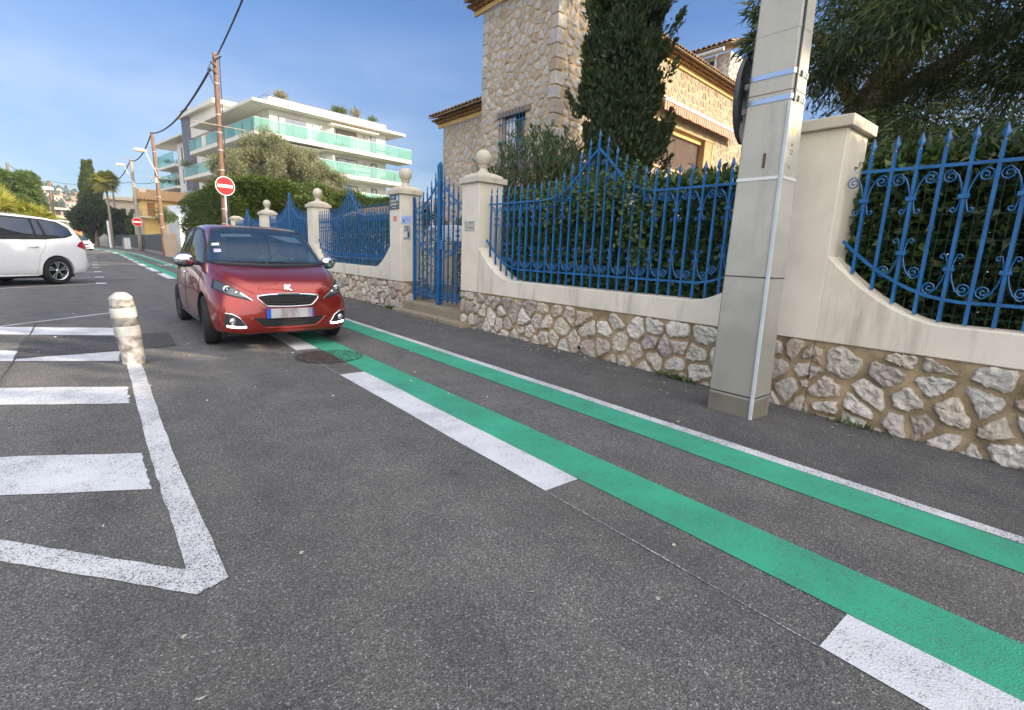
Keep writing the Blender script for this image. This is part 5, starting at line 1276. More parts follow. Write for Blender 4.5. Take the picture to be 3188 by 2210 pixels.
for z, top in ((9.93,11.72),(7.68,9.28),(5.3,6.95)):
    for s0_, s1_ in ((2.63,5.0),(7.8,9.85)):
        w_ = ab('window', m_frame, [(s0_,s1_,1.72,1.795,z,top)]); md_ = (s0_+s1_)/2
        ab('pane', m_pane, [(s0_+.06,md_-.03,1.70,1.715,z+.05,top-.08),(md_+.03,s1_-.06,1.70,1.715,z+.05,top-.08)], w_)
        if s0_ > 7 and z > 9: ab('blind', M('brown_blind', (.2,.15,.12), None), [(s0_+.05,s1_-.05,1.66,1.69,top-.35,top-.06)], w_)
    w_ = ab('door', m_frame, [(11.36,11.96,1.72,1.795,z,top)]); ab('pane', m_pane, [(11.42,11.82,1.70,1.715,z+.05,top-.08)], w_)
    ab('divider', m_signwhite, [(6.6,6.66,.15,1.79,z,z+1.45)])
    ab('drain_pipe', m_tin, [(6.3,6.38,1.7,1.78,z,z+1.9)])
    for q in (3.2,5.2,7.4,9.6,12.2):   # left side openings
        if q > 12 and z > 9: continue
        w_ = ab('window', m_frame, [(1.86,1.92,q,q+(.3 if q != 9.6 else 1.6),z+(.9 if q in (5.2,7.4) else .05),top)])
    ab('ceiling_awning', M('awning_white', (.8,.74,.6), None), [(2.6,6.0,.5,1.7,top+.12,top+.2)] if z < 9 else [(6.8,11.6,.7,1.7,top+.1,top+.2)])
for z in (10.3,7.9,5.4,3.2):
    for t in (25.6,27.0): w_ = ab('slit_window', m_darkclad, [(2.24,2.29,t,t+.35,z,z+1.6)])
for z in (10.25,7.75):
    ab('balcony_slab', m_whitewall, [(1.9,4.6,29.02,36.3,z-.3,z)])
    ab('glass_panel', m_glassgreen, [(1.88,1.899,29.1,36.3,z+.02,z+1.35)]); ab('glass_panel', m_glassgreen, [(1.9,2.28,36.28,36.3,z+.02,z+1.35)])
ab('rear_wing', m_whitewall, [(3.2,10,29.05,36,-1,9.9)])
# terrace furniture and plants on the balconies
fr = [(12.2,.9,9.93,'grey covered table on the top balcony, right end'),(7.6,1.0,9.93,'pale chair on the top balcony beside the divider'),
      (8.6,.9,7.68,'dark armchair on the middle balcony'),(10.2,.9,7.68,'table with chairs on the middle balcony')]
for s_, t_, z_, lb in fr:
    o = thing('terrace_table' if 'table' in lb else 'terrace_chair', lb, 'table' if 'table' in lb else 'chair', tuple(BP(s_,t_,z_)))
    wd_ = .7 if 'table' in lb else .35
    ab('top', m_grey, [(s_-wd_,s_+wd_,t_-.35,t_+.35,z_+(.5 if 'table' in lb else .35),z_+.56)], o)
    if 'chair on' in lb or 'armchair' in lb: ab('backrest', m_grey, [(s_-wd_,s_+wd_,t_+.36,t_+.42,z_+.35,z_+.8)], o)
    for a in (-1,1):
        for c_ in (-1,1): ab('leg', m_grey, [(s_+a*wd_*.85-.03,s_+a*wd_*.85+.03,t_+c_*.28-.03,t_+c_*.28+.03,z_+.01,z_+(.499 if 'table' in lb else .349))], o)
def tuft(label, s, t, z, n, h, w_, mat, name='rooftop_plant', cat='plant'):
    P = []; D = []
    for _ in range(n): P.append(BP(s+rnd.gauss(0,w_), t+rnd.gauss(0,.15), z+abs(rnd.gauss(0,h*.3)))); D.append((rnd.gauss(0,.5), rnd.gauss(0,.5), 1.2))
    o = leaves(name, mat, np.array(P), unit(np.array(D)), h, h*.09, None, jit=.25); tag(o, label, cat)
tuft('dry tuft near the left end of the flat roof', 3.0, 1.9, 13.1, 280, .6, .25, L_dry)
tuft('widest dark bushy growth in the middle of the flat roof edge', 8.3, 1.9, 13.1, 620, .55, .32, L_hedge)
tuft('pale pampas tuft on the flat roof', 9.9, 1.9, 13.1, 160, .75, .16, L_dry)
tuft('small dark plant at the right end of the flat roof edge', 11.7, 1.9, 13.1, 240, .5, .2, L_hedge)
tuft('dark spiky plant on the left end of the middle balcony', .2, 17.6, 8.5, 260, .6, .4, L_hedge, 'balcony_plant')
tuft('spiky plant standing on the right end of the middle balcony', 13.2, 1.0, 7.7, 200, .9, .2, L_hedge, 'balcony_plant')
tuft('dark plant on the far left upper balcony', 2.3, 31.5, 10.4, 160, .5, .6, L_hedge, 'balcony_plant')
tuft('dark plant on the far left lower balcony', 2.3, 31.5, 7.9, 260, .8, .9, L_hedge, 'balcony_plant')

# ------------------------------------------------------------------ street background
pw = thing('garden_gatepost', 'short pink rendered wall piece by the second wooden pole', 'wall', (4.1,45.5,0))
MB().add([(3.85,47.4,-.1),(4.12,45.6,-.1),(4.5,45.7,-.1),(4.2,47.7,-.1),(3.85,47.4,1.72),(4.12,45.6,1.72),(4.5,45.7,1.72),(4.2,47.7,1.72)], [(3,2,1,0),(4,5,6,7),(0,1,5,4),(1,2,6,5),(2,3,7,6),(3,0,4,7)]).build('wall', m_pinkwall, pw, bevel=.02)
o = MB().box(4.55,4.9,26.0,44.2,-.1,.75).build('low_wall', m_pinkwall); tag(o, 'low pinkish wall at the foot of the tall green hedge', 'wall')
yh = thing('yellow_house', 'yellow house with a terracotta roof and a brown shutter behind the thin grey pole', 'house', (5,63,0))
K = 1.0
MB().box(3.45, 9.0, 62, 70, -.1, 4.98).build('wall', m_yellowwall, yh)
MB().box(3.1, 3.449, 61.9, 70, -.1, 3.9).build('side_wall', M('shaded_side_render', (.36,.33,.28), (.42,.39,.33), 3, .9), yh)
b = MB(); n = 26
for i in range(n):
    x = 3.1+i*.25
    b.add([(x,61.5,5.0),(x+.125,61.5,5.09),(x+.25,61.5,5.0),(x,66,6.3),(x+.125,66,6.39),(x+.25,66,6.3)], [(0,1,4,3),(1,2,5,4)])
b.build('roof', m_tile, yh); b = MB().prism([(61.5,4.99),(70.2,4.99),(66,6.28)], lambda p: (3.15,p[0],p[1]), lambda p: (9.5,p[0],p[1])).build('roof_body', m_tile, yh)
MB().box(3.55,4.15,64.5,65.2,5.5,6.3).build('chimney', m_creamwall, yh)
MB().box(3.92,4.5,61.93,61.995,3.55,4.75).build('shutter', m_shutter, yh)
MB().box(3.2,4.9,61.0,61.9,3.3,3.42).build('balcony', m_creamwall, yh); b = MB(); [b.box(3.2+k*.12,3.22+k*.12,61.0,61.02,3.42,4.1) for k in range(15)]; b.build('railing', m_dark, yh)
MB().box(5.0,9.0,60.5,61.99,-.1,3.6).build('lean_to', m_creamwall, yh)
MB().add([(5.4,52,3.0),(9.5,52,3.3),(9.5,61,4.9),(5.4,61,4.6),(5.4,52,-.1),(9.5,52,-.1),(9.5,61,-.1),(5.4,61,-.1)], [(0,1,2,3),(4,5,1,0),(4,0,3,7)]).build('grey_annex', M('pale_blue_render', (.5,.53,.55), None, rough=.9), yh)
ch = thing('cream_house', 'long cream house with a flat roof behind the palm trunk', 'house', (3,96,0))
MB().box(1.2, 5.0, 95, 104, -.1, 6.7).build('wall', m_creamwall, ch); MB().box(1.0,5.2,94.5,104,6.72,7.2).build('roof', m_creamwall, ch)
for x in (1.7,2.8,3.9): w_ = MB().box(x,x+.6,94.9,94.99,4.3,5.6).build('window', m_dark, ch)
for x in (2.4,3.6): MB().box(x,x+.7,94.9,94.99,1.5,3.2).build('window', m_dark, ch)
MB().box(1.1,4.9,94.2,94.9,3.8,3.95).build('balcony', m_creamwall, ch)
yh['_o'] = (5,63,0); yh.scale = (1.15,1.15,1.15); yh.location = CAM+(Vector((5,63,0))-CAM)*1.15
# fences along the far pavement
m_fence = M('dark_fence', (.05,.06,.065), (.09,.1,.1), 3, .7)
fe = thing('garden_fence', 'dark slatted fence along the far pavement behind the small no-entry sign', 'fence', (3.6,60,0))
b = MB(); pts = [(4.0,49.5),(4.0,58),(3.8,68),(3.0,80),(1.2,92)]
for (x0_,y0_),(x1_,y1_) in zip(pts, pts[1:]):
    v = Vector((x1_-x0_, y1_-y0_, 0)); L_ = v.length; v.normalize(); nn = Vector((v.y,-v.x,0))
    k = 0
    while k < L_: b.obox((x0_,y0_,0), v, nn, ZZ, k, min(L_, k+.22), 0, .04, .25, 1.75); k += .3
b.build('slats', m_fence, fe)
b = MB()
for (x0_,y0_),(x1_,y1_) in zip(pts, pts[1:]):
    v = Vector((x1_-x0_, y1_-y0_, 0)); L_ = v.length; v.normalize(); nn = Vector((v.y,-v.x,0)); b.obox((x0_,y0_,0), v, nn, ZZ, 0, L_, .05, .25, -.1, .5); b.obox((x0_,y0_,0), v, nn, ZZ, 0, L_, .05, .1, .5, 1.7)
b.build('base_wall', m_conc, fe)
o = MB().box(-1.6,-.7,112,119,-.1,2.3).build('white_wall', m_whitewall); tag(o, 'pale garden wall end at the bend of the street', 'wall')
o = MB().add([(-.7,112,-.1),(1.2,93,-.1),(1.5,93.2,-.1),(-.4,112.3,-.1),(-.7,112,1.9),(1.2,93,1.9),(1.5,93.2,1.9),(-.4,112.3,1.9)], [(3,2,1,0),(4,5,6,7),(0,1,5,4),(1,2,6,5),(2,3,7,6),(3,0,4,7)]).build('grey_wall', m_conc); tag(o, 'grey wall under the dark round tree at the bend', 'wall')
bx_ = thing('utility_cabinet', 'white utility cabinet standing against the far fence', 'cabinet', (2.75,80.5,0))
MB().box(2.35,3.0,80.2,80.9,0,1.35).build('body', m_signwhite, bx_, bevel=.03); MB().box(2.3,3.05,80.15,80.95,1.352,1.42).build('lid', m_grey, bx_); MB().box(2.67,2.68,80.18,80.199,.1,1.3).build('door_seam', m_ink, bx_)
o = MB().box(2.2,2.38,80.2,80.7,0,1.2).build('utility_cabinet', m_grey); tag(o, 'narrow grey cabinet left of the white one', 'cabinet')
wp = thing('marker_post', 'white upright post just left of the palm trunk', 'post', (1.1,85.7,0)); MB().tube([(1.08,85.7,0),(1.02,85.7,3.4)], .13, 8).build('shaft', m_signwhite, wp); MB().lathe([(.15,0),(.12,.1),(.02,.14)], (1.02,85.7,3.4), 10).build('cap', m_grey, wp)
# house at the left edge of the picture, above the palms
lh = thing('rooftop_house', 'reddish-roofed house peeking in at the left edge above the palms', 'house', (-7.2,64,0))
MB().box(-9,-5.9,64,70,-.1,5.1).build('wall', m_creamwall, lh); MB().box(-9.2,-5.65,63.6,70,5.12,5.6).build('roof', M('dark_red_tile', (.2,.08,.06), (.3,.13,.08), 5, .9), lh)
MB().box(-9,-6.0,64.5,69,5.62,5.95).build('attic', m_whitewall, lh); MB().box(-9.2,-5.75,64.2,70,5.97,6.4).build('upper_roof', lh.children[1].data.materials[0], lh)
m_farb = M('far_beige_wall', (.22,.17,.13), (.32,.26,.19), 1, .9); m_fars = M('far_pale_slab', (.42,.38,.3), None)
# distant hillside with houses
def hill(x, y):
    return max(-.3, 36*math.exp(-((x+60)/110)**2-((y-520)/130)**2)+6*noise.noise((x*.02, y*.02, 3)))
grid(-330, 120, 260, 760, 40, 40, f=hill).build('hills', M('hill_green', (.05,.075,.05), (.1,.11,.08), .05, .95), kind='structure')
m_rt = M('hill_roof', (.4,.2,.12), None)
R_ = random.Random(12); hgts = []
for k in range(60):
    y = R_.uniform(300, 520); a = R_.uniform(-.064, -.012); x = a*y*.86; z = hill(x, y)
    if z < -.25 and y > 400: continue
    w_ = R_.uniform(2.5,6); h_ = R_.uniform(2,4.5)
    t = thing('hillside_house', 'tiny pale house among many on the distant hillside', 'house', (x,y,z), 'houses on the distant hillside')
    MB().box(x-w_/2,x+w_/2,y-3,y+3,z-2,z+h_).build('wall', (m_fars, m_farb, m_creamwall)[k % 3], t)
    if k % 2: MB().box(x-w_/2-.3,x+w_/2+.3,y-3.3,y+3.3,z+h_+.01,z+h_+.7).build('roof', m_rt, t)
    b = MB()
    for j in range(int(w_/2)): b.box(x-w_/2+.6+j*2,x-w_/2+1.6+j*2,y-3.06,y-3.01,z+h_-2.2,z+h_-.9)
    b.build('windows', m_dark, t)
P = []; D = []
for _ in range(500):
    y = R_.uniform(290, 600); x = R_.uniform(-.2,-.02)*y; z = hill(x,y)
    for _j in range(12): P.append((x+R_.gauss(0,2), y+R_.gauss(0,2), max(0,z)+abs(R_.gauss(0,2.2)))); D.append((R_.gauss(0,1),R_.gauss(0,1),1))
o = leaves('hillside_woods', L_far, np.array(P), unit(np.array(D)), 3.0, 2.2, None, kind='stuff'); tag(o, 'green tree cover on the distant hillside', 'woods')
ob = MB().box(-7.5,-3.0,150,156,-.2,3.6).build('orange_house', M('orange_render', (.5,.17,.07), (.58,.22,.1), 2, .9)); tag(ob, 'orange-walled house low behind the van, left of the dark tree', 'house')
mid = thing('terraced_building', 'cream terraced building with balconies seen left of the dark round tree', 'building', (-9,170,0))
for k in range(4):
    MB().box(-11+k*.8,-4.5-k*.4,170+k,180,.0+k*2.1,1.5+k*2.1).build('storey', m_farb, mid); MB().box(-11.4+k*.8,-4.1-k*.4,169.2+k,180,1.51+k*2.1,2.05+k*2.1).build('slab', m_fars, mid)
    b = MB(); [b.box(-10.4+k*.8+j*1.5,-9.4+k*.8+j*1.5,169.95+k,169.99+k,.3+k*2.1,1.4+k*2.1) for j in range(3)]; b.build('windows', m_dark, mid)

o = MB().box(-460,340,-40,860,-1.4,44).build('haze', None, kind='stuff'); tag(o, 'thin pale air haze over the far street', 'haze')
m_hz = bpy.data.materials.new('haze_air'); m_hz.use_nodes = True; n_ = m_hz.node_tree; n_.nodes.clear(); oo = n_.nodes.new('ShaderNodeOutputMaterial'); pv_ = n_.nodes.new('ShaderNodeVolumePrincipled')
pv_.inputs['Color'].default_value = (.85,.9,1,1); pv_.inputs['Density'].default_value = .0004; n_.links.new(pv_.outputs[0], oo.inputs[1]); o.data.materials.append(m_hz)
m_curt = M('curtain_white', (.55,.53,.48), (.66,.64,.6), 8, .9, stretch=(9,9,.3)); m_par = M('flower_box', (.3,.14,.08), None)
for z, top in ((9.93,11.72),(7.68,9.28),(5.3,6.95)):
    ab('curtain', m_curt, [(2.72,3.15,1.685,1.698,z+.06,top-.1),(9.2,9.75,1.685,1.698,z+.06,top-.1)])
    ab('wall_lamp', m_grey, [(5.6,5.72,1.7,1.795,top-.25,top-.1),(10.6,10.72,1.7,1.795,top-.25,top-.1)])
    ab('glass_post', m_tin, [(14.0*k/10+.0,14.0*k/10+.03,.0,.03,z,z+.94) for k in range(1,10)])
# ------------------------------------------------------------------ cars
def catmull(pts, x):
    """pts: list of (key, v1, v2, ...) sorted by key; smooth interpolation"""
    n = len(pts)
    if x <= pts[0][0]: return pts[0][1:]
    if x >= pts[-1][0]: return pts[-1][1:]
    for i in range(n-1):
        if x <= pts[i+1][0]:
            a = pts[max(0,i-1)]; b = pts[i]; c_ = pts[i+1]; d = pts[min(n-1,i+2)]; t = (x-b[0])/(c_[0]-b[0]); out = []
            for k in range(1, len(b)):
                m1 = (c_[k]-a[k])/(c_[0]-a[0])*(c_[0]-b[0]) if c_[0] != a[0] else 0; m2 = (d[k]-b[k])/(d[0]-b[0])*(c_[0]-b[0]) if d[0] != b[0] else 0
                out.append((2*t**3-3*t*t+1)*b[k]+(t**3-2*t*t+t)*m1+(-2*t**3+3*t*t)*c_[k]+(t**3-t*t)*m2)
            return tuple(out)
def car_body(stations, arches, mat, parent, wr, name='body'):
    """stations: (y, wmax, zbottom, zbelt, wbelt, ztop, wtop) front (+y) to rear"""
    st = sorted(stations); y0, y1 = st[0][0], st[-1][0]; N = 64; rows = []
    for i in range(N+1):
        u = i/N; y = y0+(y1-y0)*(.5-.5*math.cos(PI*u))*.5+(y0+(y1-y0)*u)*.5-y0*.0 if False else y0+(y1-y0)*(.55*(.5-.5*math.cos(PI*u))+.45*u)
        w_, zb, zl, wl, zt, wt = catmull(st, y)
        w_ = max(.02,w_); wl = max(.02,wl); wt = max(.015, min(wt, wl)); zl = max(zl, zb+.05); zt = max(zt, zl+.004)
        h = zt-zl; mz = zb+(zl-zb)*.45
        half = [(0,zb),(w_*.55,zb),(w_*.93,zb+.004),(w_*.985,zb+.06),(w_,zb+(zl-zb)*.3),(w_*1.0,mz),(w_*.985+wl*.0,zb+(zl-zb)*.72),(wl*.62+w_*.38,zb+(zl-zb)*.9),(wl,zl),
                (wl*.985,zl+h*.04)] 
        for f in (.25,.5,.75,.9): half.append((wl+(wt-wl)*(f**1.15), zl+h*f*.93))
        half += [(wt*.93,zt-h*.035),(wt*.75,zt-.012*min(1,h*6)),(wt*.4,zt-.003),(0,zt)]
        rows.append([(x,y,z) for x,z in half]+[(-x,y,z) for x,z in half[-2:0:-1]])
    m = len(rows[0]); vs = [p for r in rows for p in r]
    fs = [(i*m+j, i*m+(j+1)%m, (i+1)*m+(j+1)%m, (i+1)*m+j) for i in range(N) for j in range(m)]+[tuple(range(m))[::-1], tuple(N*m+j for j in range(m))]
    me = bpy.data.meshes.new(name); me.from_pydata(vs, [], fs)
    bm = bmesh.new(); bm.from_mesh(me); bmesh.ops.recalc_face_normals(bm, faces=bm.faces); bm.to_mesh(me); bm.free()
    o = bpy.data.objects.new(name, me); C.objects.link(o)
    s = o.modifiers.new('s', 'SUBSURF'); s.levels = 1; s.render_levels = 1
    cut = []
    for (cx_, cy_, cz_) in arches:
        b = MB(); b.lathe([(wr,-.30),(wr,.30)], (cx_, cy_, cz_), 40, 'x'); c_ = b.build('cut', None); cut.append(c_)
        bo_ = o.modifiers.new('b', 'BOOLEAN'); bo_.operation = 'DIFFERENCE'; bo_.object = c_; bo_.solver = 'EXACT'
    dg = bpy.context.evaluated_depsgraph_get(); me2 = bpy.data.meshes.new_from_object(o.evaluated_get(dg))
    for c_ in cut: bpy.data.objects.remove(c_)
    bpy.data.objects.remove(o)
    me2.materials.clear(); me2.materials.append(mat); me2.name = name
    try: me2.shade_smooth()
    except Exception: pass
    me2.set_sharp_from_angle(angle=R(32))
    return link(name, me2, None, parent)
def conform(parent, body, name, mat, top, bot, view, off=.004, nu=22, nv=8, side=1, smooth=True, mirror=False):
    """patch between two polylines drawn in a flat view ('front': (x,z), 'side': (y,z), 'top': (x,y)) laid on the body"""
    bm = bmesh.new(); bm.from_mesh(body.data); bv = BVHTree.FromBMesh(bm)
    def along(pl, t):
        L = [0]
        for a, b in zip(pl, pl[1:]): L.append(L[-1]+math.dist(a, b))
        d = t*L[-1]
        for i in range(len(pl)-1):
            if d <= L[i+1] or i == len(pl)-2:
                f = (d-L[i])/max(1e-9, L[i+1]-L[i]); return (pl[i][0]+(pl[i+1][0]-pl[i][0])*f, pl[i][1]+(pl[i+1][1]-pl[i][1])*f)
    mb = MB()
    for s in ((1,-1) if mirror else (1,)):
        vs = []
        for j in range(nv+1):
            for i in range(nu+1):
                a = along(top, i/nu); b = along(bot, i/nu); p = (a[0]+(b[0]-a[0])*j/nv, a[1]+(b[1]-a[1])*j/nv)
                if view == 'front': o_, d = Vector((p[0]*s, 4*side, p[1])), Vector((0,-side,0))
                elif view == 'side': o_, d = Vector((3*side*s, p[0], p[1])), Vector((-side*s,0,0))
                else: o_, d = Vector((p[0]*s, p[1], 4)), Vector((0,0,-1))
                h = bv.ray_cast(o_, d)
                if h[0] is None: h = bv.find_nearest(o_+d*(4-.8)); 
                nn = h[1] if h[1].dot(d) < 0 else -h[1]
                vs.append(h[0]+nn*off)
        w1 = nu+1; fs = [(j*w1+i, j*w1+i+1, (j+1)*w1+i+1, (j+1)*w1+i) for j in range(nv) for i in range(nu)]
        mb.add(vs, fs)
    bm.free()
    return mb.build(name, mat, parent, smooth=smooth, local=True)
def trim(parent, body, name, mat, pl, view, r, side=1, off=.006, n=40, closed=False, mirror=False, flat=1):
    bm = bmesh.new(); bm.from_mesh(body.data); bv = BVHTree.FromBMesh(bm); mb = MB()
    for s in ((1,-1) if mirror else (1,)):
        L = [0]; q = pl+[pl[0]] if closed else pl
        for a, b in zip(q, q[1:]): L.append(L[-1]+math.dist(a, b))
        pts = []
        for k in range(n+1):
            d_ = L[-1]*k/n
            for i in range(len(q)-1):
                if d_ <= L[i+1]+1e-9: break
            f = (d_-L[i])/max(1e-9, L[i+1]-L[i]); p = (q[i][0]+(q[i+1][0]-q[i][0])*f, q[i][1]+(q[i+1][1]-q[i][1])*f)
            if view == 'front': o_, d = Vector((p[0]*s, 4*side, p[1])), Vector((0,-side,0))
            elif view == 'side': o_, d = Vector((3*side*s, p[0], p[1])), Vector((-side*s,0,0))
            else: o_, d = Vector((p[0]*s, p[1], 4)), Vector((0,0,-1))
            h = bv.ray_cast(o_, d)
            if h[0] is None: continue
            nn = h[1] if h[1].dot(d) < 0 else -h[1]
            pts.append(h[0]+nn*off)
        if len(pts) > 2: mb.tube(pts, r, 6)
    bm.free(); return mb.build(name, mat, parent, smooth=True, local=True)
def wheel(parent, x, y, r, w_, side, mat_rim, spokes=5, rimr=.66, steer=0):
    t = bpy.data.objects.new('wheel', None); C.objects.link(t); t.parent = parent; t.location = (x, y, r); t['_o'] = (0,0,0); t.rotation_euler = (0,0,R(steer)); t.empty_display_size = .1
    h = w_/2
    MB().lathe([(r*rimr,-h*.8),(r*.9,-h),(r*.97,-h*.85),(r,-h*.5),(r,h*.5),(r*.97,h*.85),(r*.9,h),(r*rimr,h*.8)], (0,0,0), 36, 'x', caps=False).build('tyre', m_black, t, smooth=True, local=True)
    b = MB(); b.lathe([(r*rimr,-h*.7),(r*rimr,h*.8),(r*(rimr-.05),h*.7),(r*(rimr-.08),-h*.5),(.001,-h*.5)] if side > 0 else [(r*rimr,h*.7),(r*rimr,-h*.8),(r*(rimr-.05),-h*.7),(r*(rimr-.08),h*.5),(.001,h*.5)], (0,0,0), 32, 'x', caps=False)
    rm = b.build('rim', mat_rim, t, smooth=False, local=True)
    b = MB(); xo = side*h*.62
    MB().lathe([(r*(rimr-.09),0),(.001,0)], (side*h*.05,0,0), 24, 'x').build('brake_shadow', m_black, t, local=True)
    for k in range(spokes):
        q = 2*PI*k/spokes+.3; d = Vector((0, math.cos(q), math.sin(q))); s = Vector((0,-math.sin(q), math.cos(q))); X_ = Vector((side,0,0))
        for f in (-1,1):
            p = [d*r*.09+s*f*r*.03, d*r*(rimr-.03)+s*f*r*.17, d*r*(rimr-.03)+s*f*r*.05, d*r*.16+s*f*r*.005]
            b.add([v+X_*(h*.62) for v in p]+[v+X_*(h*.3) for v in p], [(0,1,2,3),(4,5,6,7),(0,1,5,4),(1,2,6,5),(2,3,7,6),(3,0,4,7)])
    b.lathe([(r*.16,0),(r*.13,side*.012),(.001,side*.014)], (xo,0,0), 16, 'x'); b.build('spokes', mat_rim, t, local=True)
    return t
m_redpaint = M('metallic_red_paint', (.3,.024,.015), None, rough=.3, metal=.6, coat=1, spec=.5)
m_vanpaint = M('white_car_paint', (.74,.75,.76), None, rough=.3, coat=.8)
m_chrome = M('chrome', (.82,.84,.87), None, rough=.07, metal=1)
m_rimdark = M('dark_rim', (.06,.06,.065), None, rough=.3, metal=.6); m_rimsilver = M('silver_rim', (.62,.64,.66), None, rough=.25, metal=.9)
m_wind = Mglass('windscreen_glass', (.025,.05,.09), .06); m_lampglass = Mglass('headlamp_glass', (.07,.075,.08), .05)
m_sideglass = Mglass('side_glass', (.03,.035,.045), .02, spec=1)
m_drl = Memit('running_light', (1,.96,.9), 6); m_lens = M('lamp_lens', (.75,.77,.8), None, rough=.08, metal=.8)
m_tail = M('tail_lamp_red', (.32,.01,.03), None, rough=.1, coat=1)
m_plate = M('number_plate_blur', (.5,.49,.5), (.33,.27,.3), 9, .4, stretch=(1,1,.15), lo=.45, hi=.6)
m_plateblue = M('plate_blue', (.02,.12,.55), None, rough=.3)

# --- red hatchback driving towards the viewer
rc = thing('red_car', 'metallic red hatchback with chrome mirrors driving towards the viewer across the green line', 'car', (1.60,7.80,0), rot=R(180.5)); rc.scale = (.965,.965,.965)
rc['_o'] = (0,0,0)
ST = [(-1.61,.50,.36,.80,.42,1.02,.38),(-1.57,.66,.30,.82,.60,1.14,.46),(-1.45,.745,.25,.88,.69,1.27,.52),(-1.17,.79,.2,.93,.735,1.375,.57),(-.7,.805,.18,.94,.755,1.435,.595),(-.1,.805,.17,.925,.757,1.455,.60),
      (.35,.805,.17,.905,.75,1.43,.585),(.62,.805,.17,.895,.745,1.36,.57),(.85,.805,.175,.885,.738,1.225,.575),(1.07,.803,.18,.875,.73,1.055,.60),(1.2,.80,.18,.865,.725,.958,.62),(1.3,.795,.18,.85,.71,.925,.60),
      (1.5,.775,.175,.80,.665,.873,.55),(1.65,.745,.175,.745,.60,.815,.47),(1.76,.70,.18,.69,.53,.745,.40),(1.82,.635,.185,.61,.47,.665,.35),(1.86,.55,.20,.50,.40,.58,.3),(1.872,.42,.25,.42,.35,.5,.26)]
body = car_body(ST, [(.70,1.17,.29),(-.70,1.17,.29),(.70,-1.17,.29),(-.70,-1.17,.29)], m_redpaint, rc, .335)
for sx_ in (1,-1):
    wheel(rc, sx_*.715, 1.17, .288, .17, sx_, m_rimdark, steer=-6); wheel(rc, sx_*.715, -1.17, .288, .17, sx_, m_rimdark)
MB().box(-.62,.62,-1.4,1.6,.14,.2).build('underbody', m_dark, rc, local=True)
ws_top = [(-.535,1.365),(-.3,1.39),(0,1.398),(.3,1.39),(.535,1.365)]; ws_bot = [(-.69,.972),(-.45,.955),(0,.948),(.45,.955),(.69,.972)]
sw1t = [(.62,1.20),(.35,1.345),(.0,1.385),(-.12,1.385)]; sw1b = [(.93,.945),(.5,.95),(.1,.955),(-.12,.957)]
sw2t = [(-.17,1.385),(-.5,1.365),(-.78,1.30)]; sw2b = [(-.17,.957),(-.5,.965),(-.93,.99)]
def inside(pl, x, y):
    c_ = False; j = len(pl)-1
    for i in range(len(pl)):
        if (pl[i][1] > y) != (pl[j][1] > y) and x < (pl[j][0]-pl[i][0])*(y-pl[i][1])/(pl[j][1]-pl[i][1])+pl[i][0]: c_ = not c_
        j = i
    return c_
solid = body.data.copy(); bm = bmesh.new(); bm.from_mesh(body.data); W1 = ws_top+ws_bot[::-1]; S1 = sw1t+sw1b[::-1]; S2 = sw2t+sw2b[::-1]; kill = []
for f in bm.faces:
    c_ = f.calc_center_median()
    if c_.y > .3 and f.normal.y > .2 and c_.z > .93 and inside(W1, c_.x, c_.z): kill.append(f)
    elif abs(c_.x) > .45 and abs(f.normal.x) > .5 and (inside(S1, c_.y, c_.z) or inside(S2, c_.y, c_.z)): kill.append(f)
bmesh.ops.delete(bm, geom=kill, context='FACES'); opened = bpy.data.meshes.new('body'); bm.to_mesh(opened); bm.free()
opened.materials.append(m_redpaint); opened.materials.append(m_black)
for p_ in opened.polygons:
    c_ = p_.center
    if abs(c_.z) < .64 and min(math.hypot(c_.y-1.17, c_.z-.29), math.hypot(c_.y+1.17, c_.z-.29)) < .334: p_.material_index = 1
opened.set_sharp_from_angle(angle=R(32))
m_windt = Mglass('clear_windscreen', (.05,.1,.17), .02, (.46, (.62,.74,.78)), spec=.9); m_sidet = Mglass('clear_side_glass', (.03,.04,.05), .015, (.5, (.5,.56,.6)), spec=1)  # blue base colour of the windscreen stands in for reflected sky
trim(rc, body, 'windscreen_seal', m_dark, ws_top+ws_bot[::-1], 'front', .02, off=.0, n=70, closed=True)
wsc = conform(rc, body, 'windscreen', m_windt, ws_top, ws_bot, 'front', .007, 30, 12)
def wadd(name, mat, top, bot, off=.010, nu=8, nv=3):
    o = conform(rc, body, name, mat, top, bot, 'front', off, nu, nv); o.parent = wsc; return o
wadd('sun_visor', M('visor', (.4,.45,.42), (.5,.55,.5), 3, .5), [(.10,1.352),(.3,1.348),(.46,1.335)], [(.11,1.318),(.3,1.310),(.47,1.303)], -.03)
wadd('sun_visor', M('visor2', (.4,.45,.45), (.5,.55,.55), 3, .3), [(-.46,1.33),(-.3,1.345),(-.12,1.348)], [(-.5,1.26),(-.35,1.265),(-.2,1.31)], -.03)
wadd('sticker', m_signwhite, [(.52,1.19),(.585,1.185)], [(.53,1.16),(.595,1.155)]); wadd('sticker', M('lilac_sticker', (.3,.27,.6), (.65,.62,.8), 60), [(.52,1.12),(.59,1.117)], [(.53,1.08),(.60,1.077)])
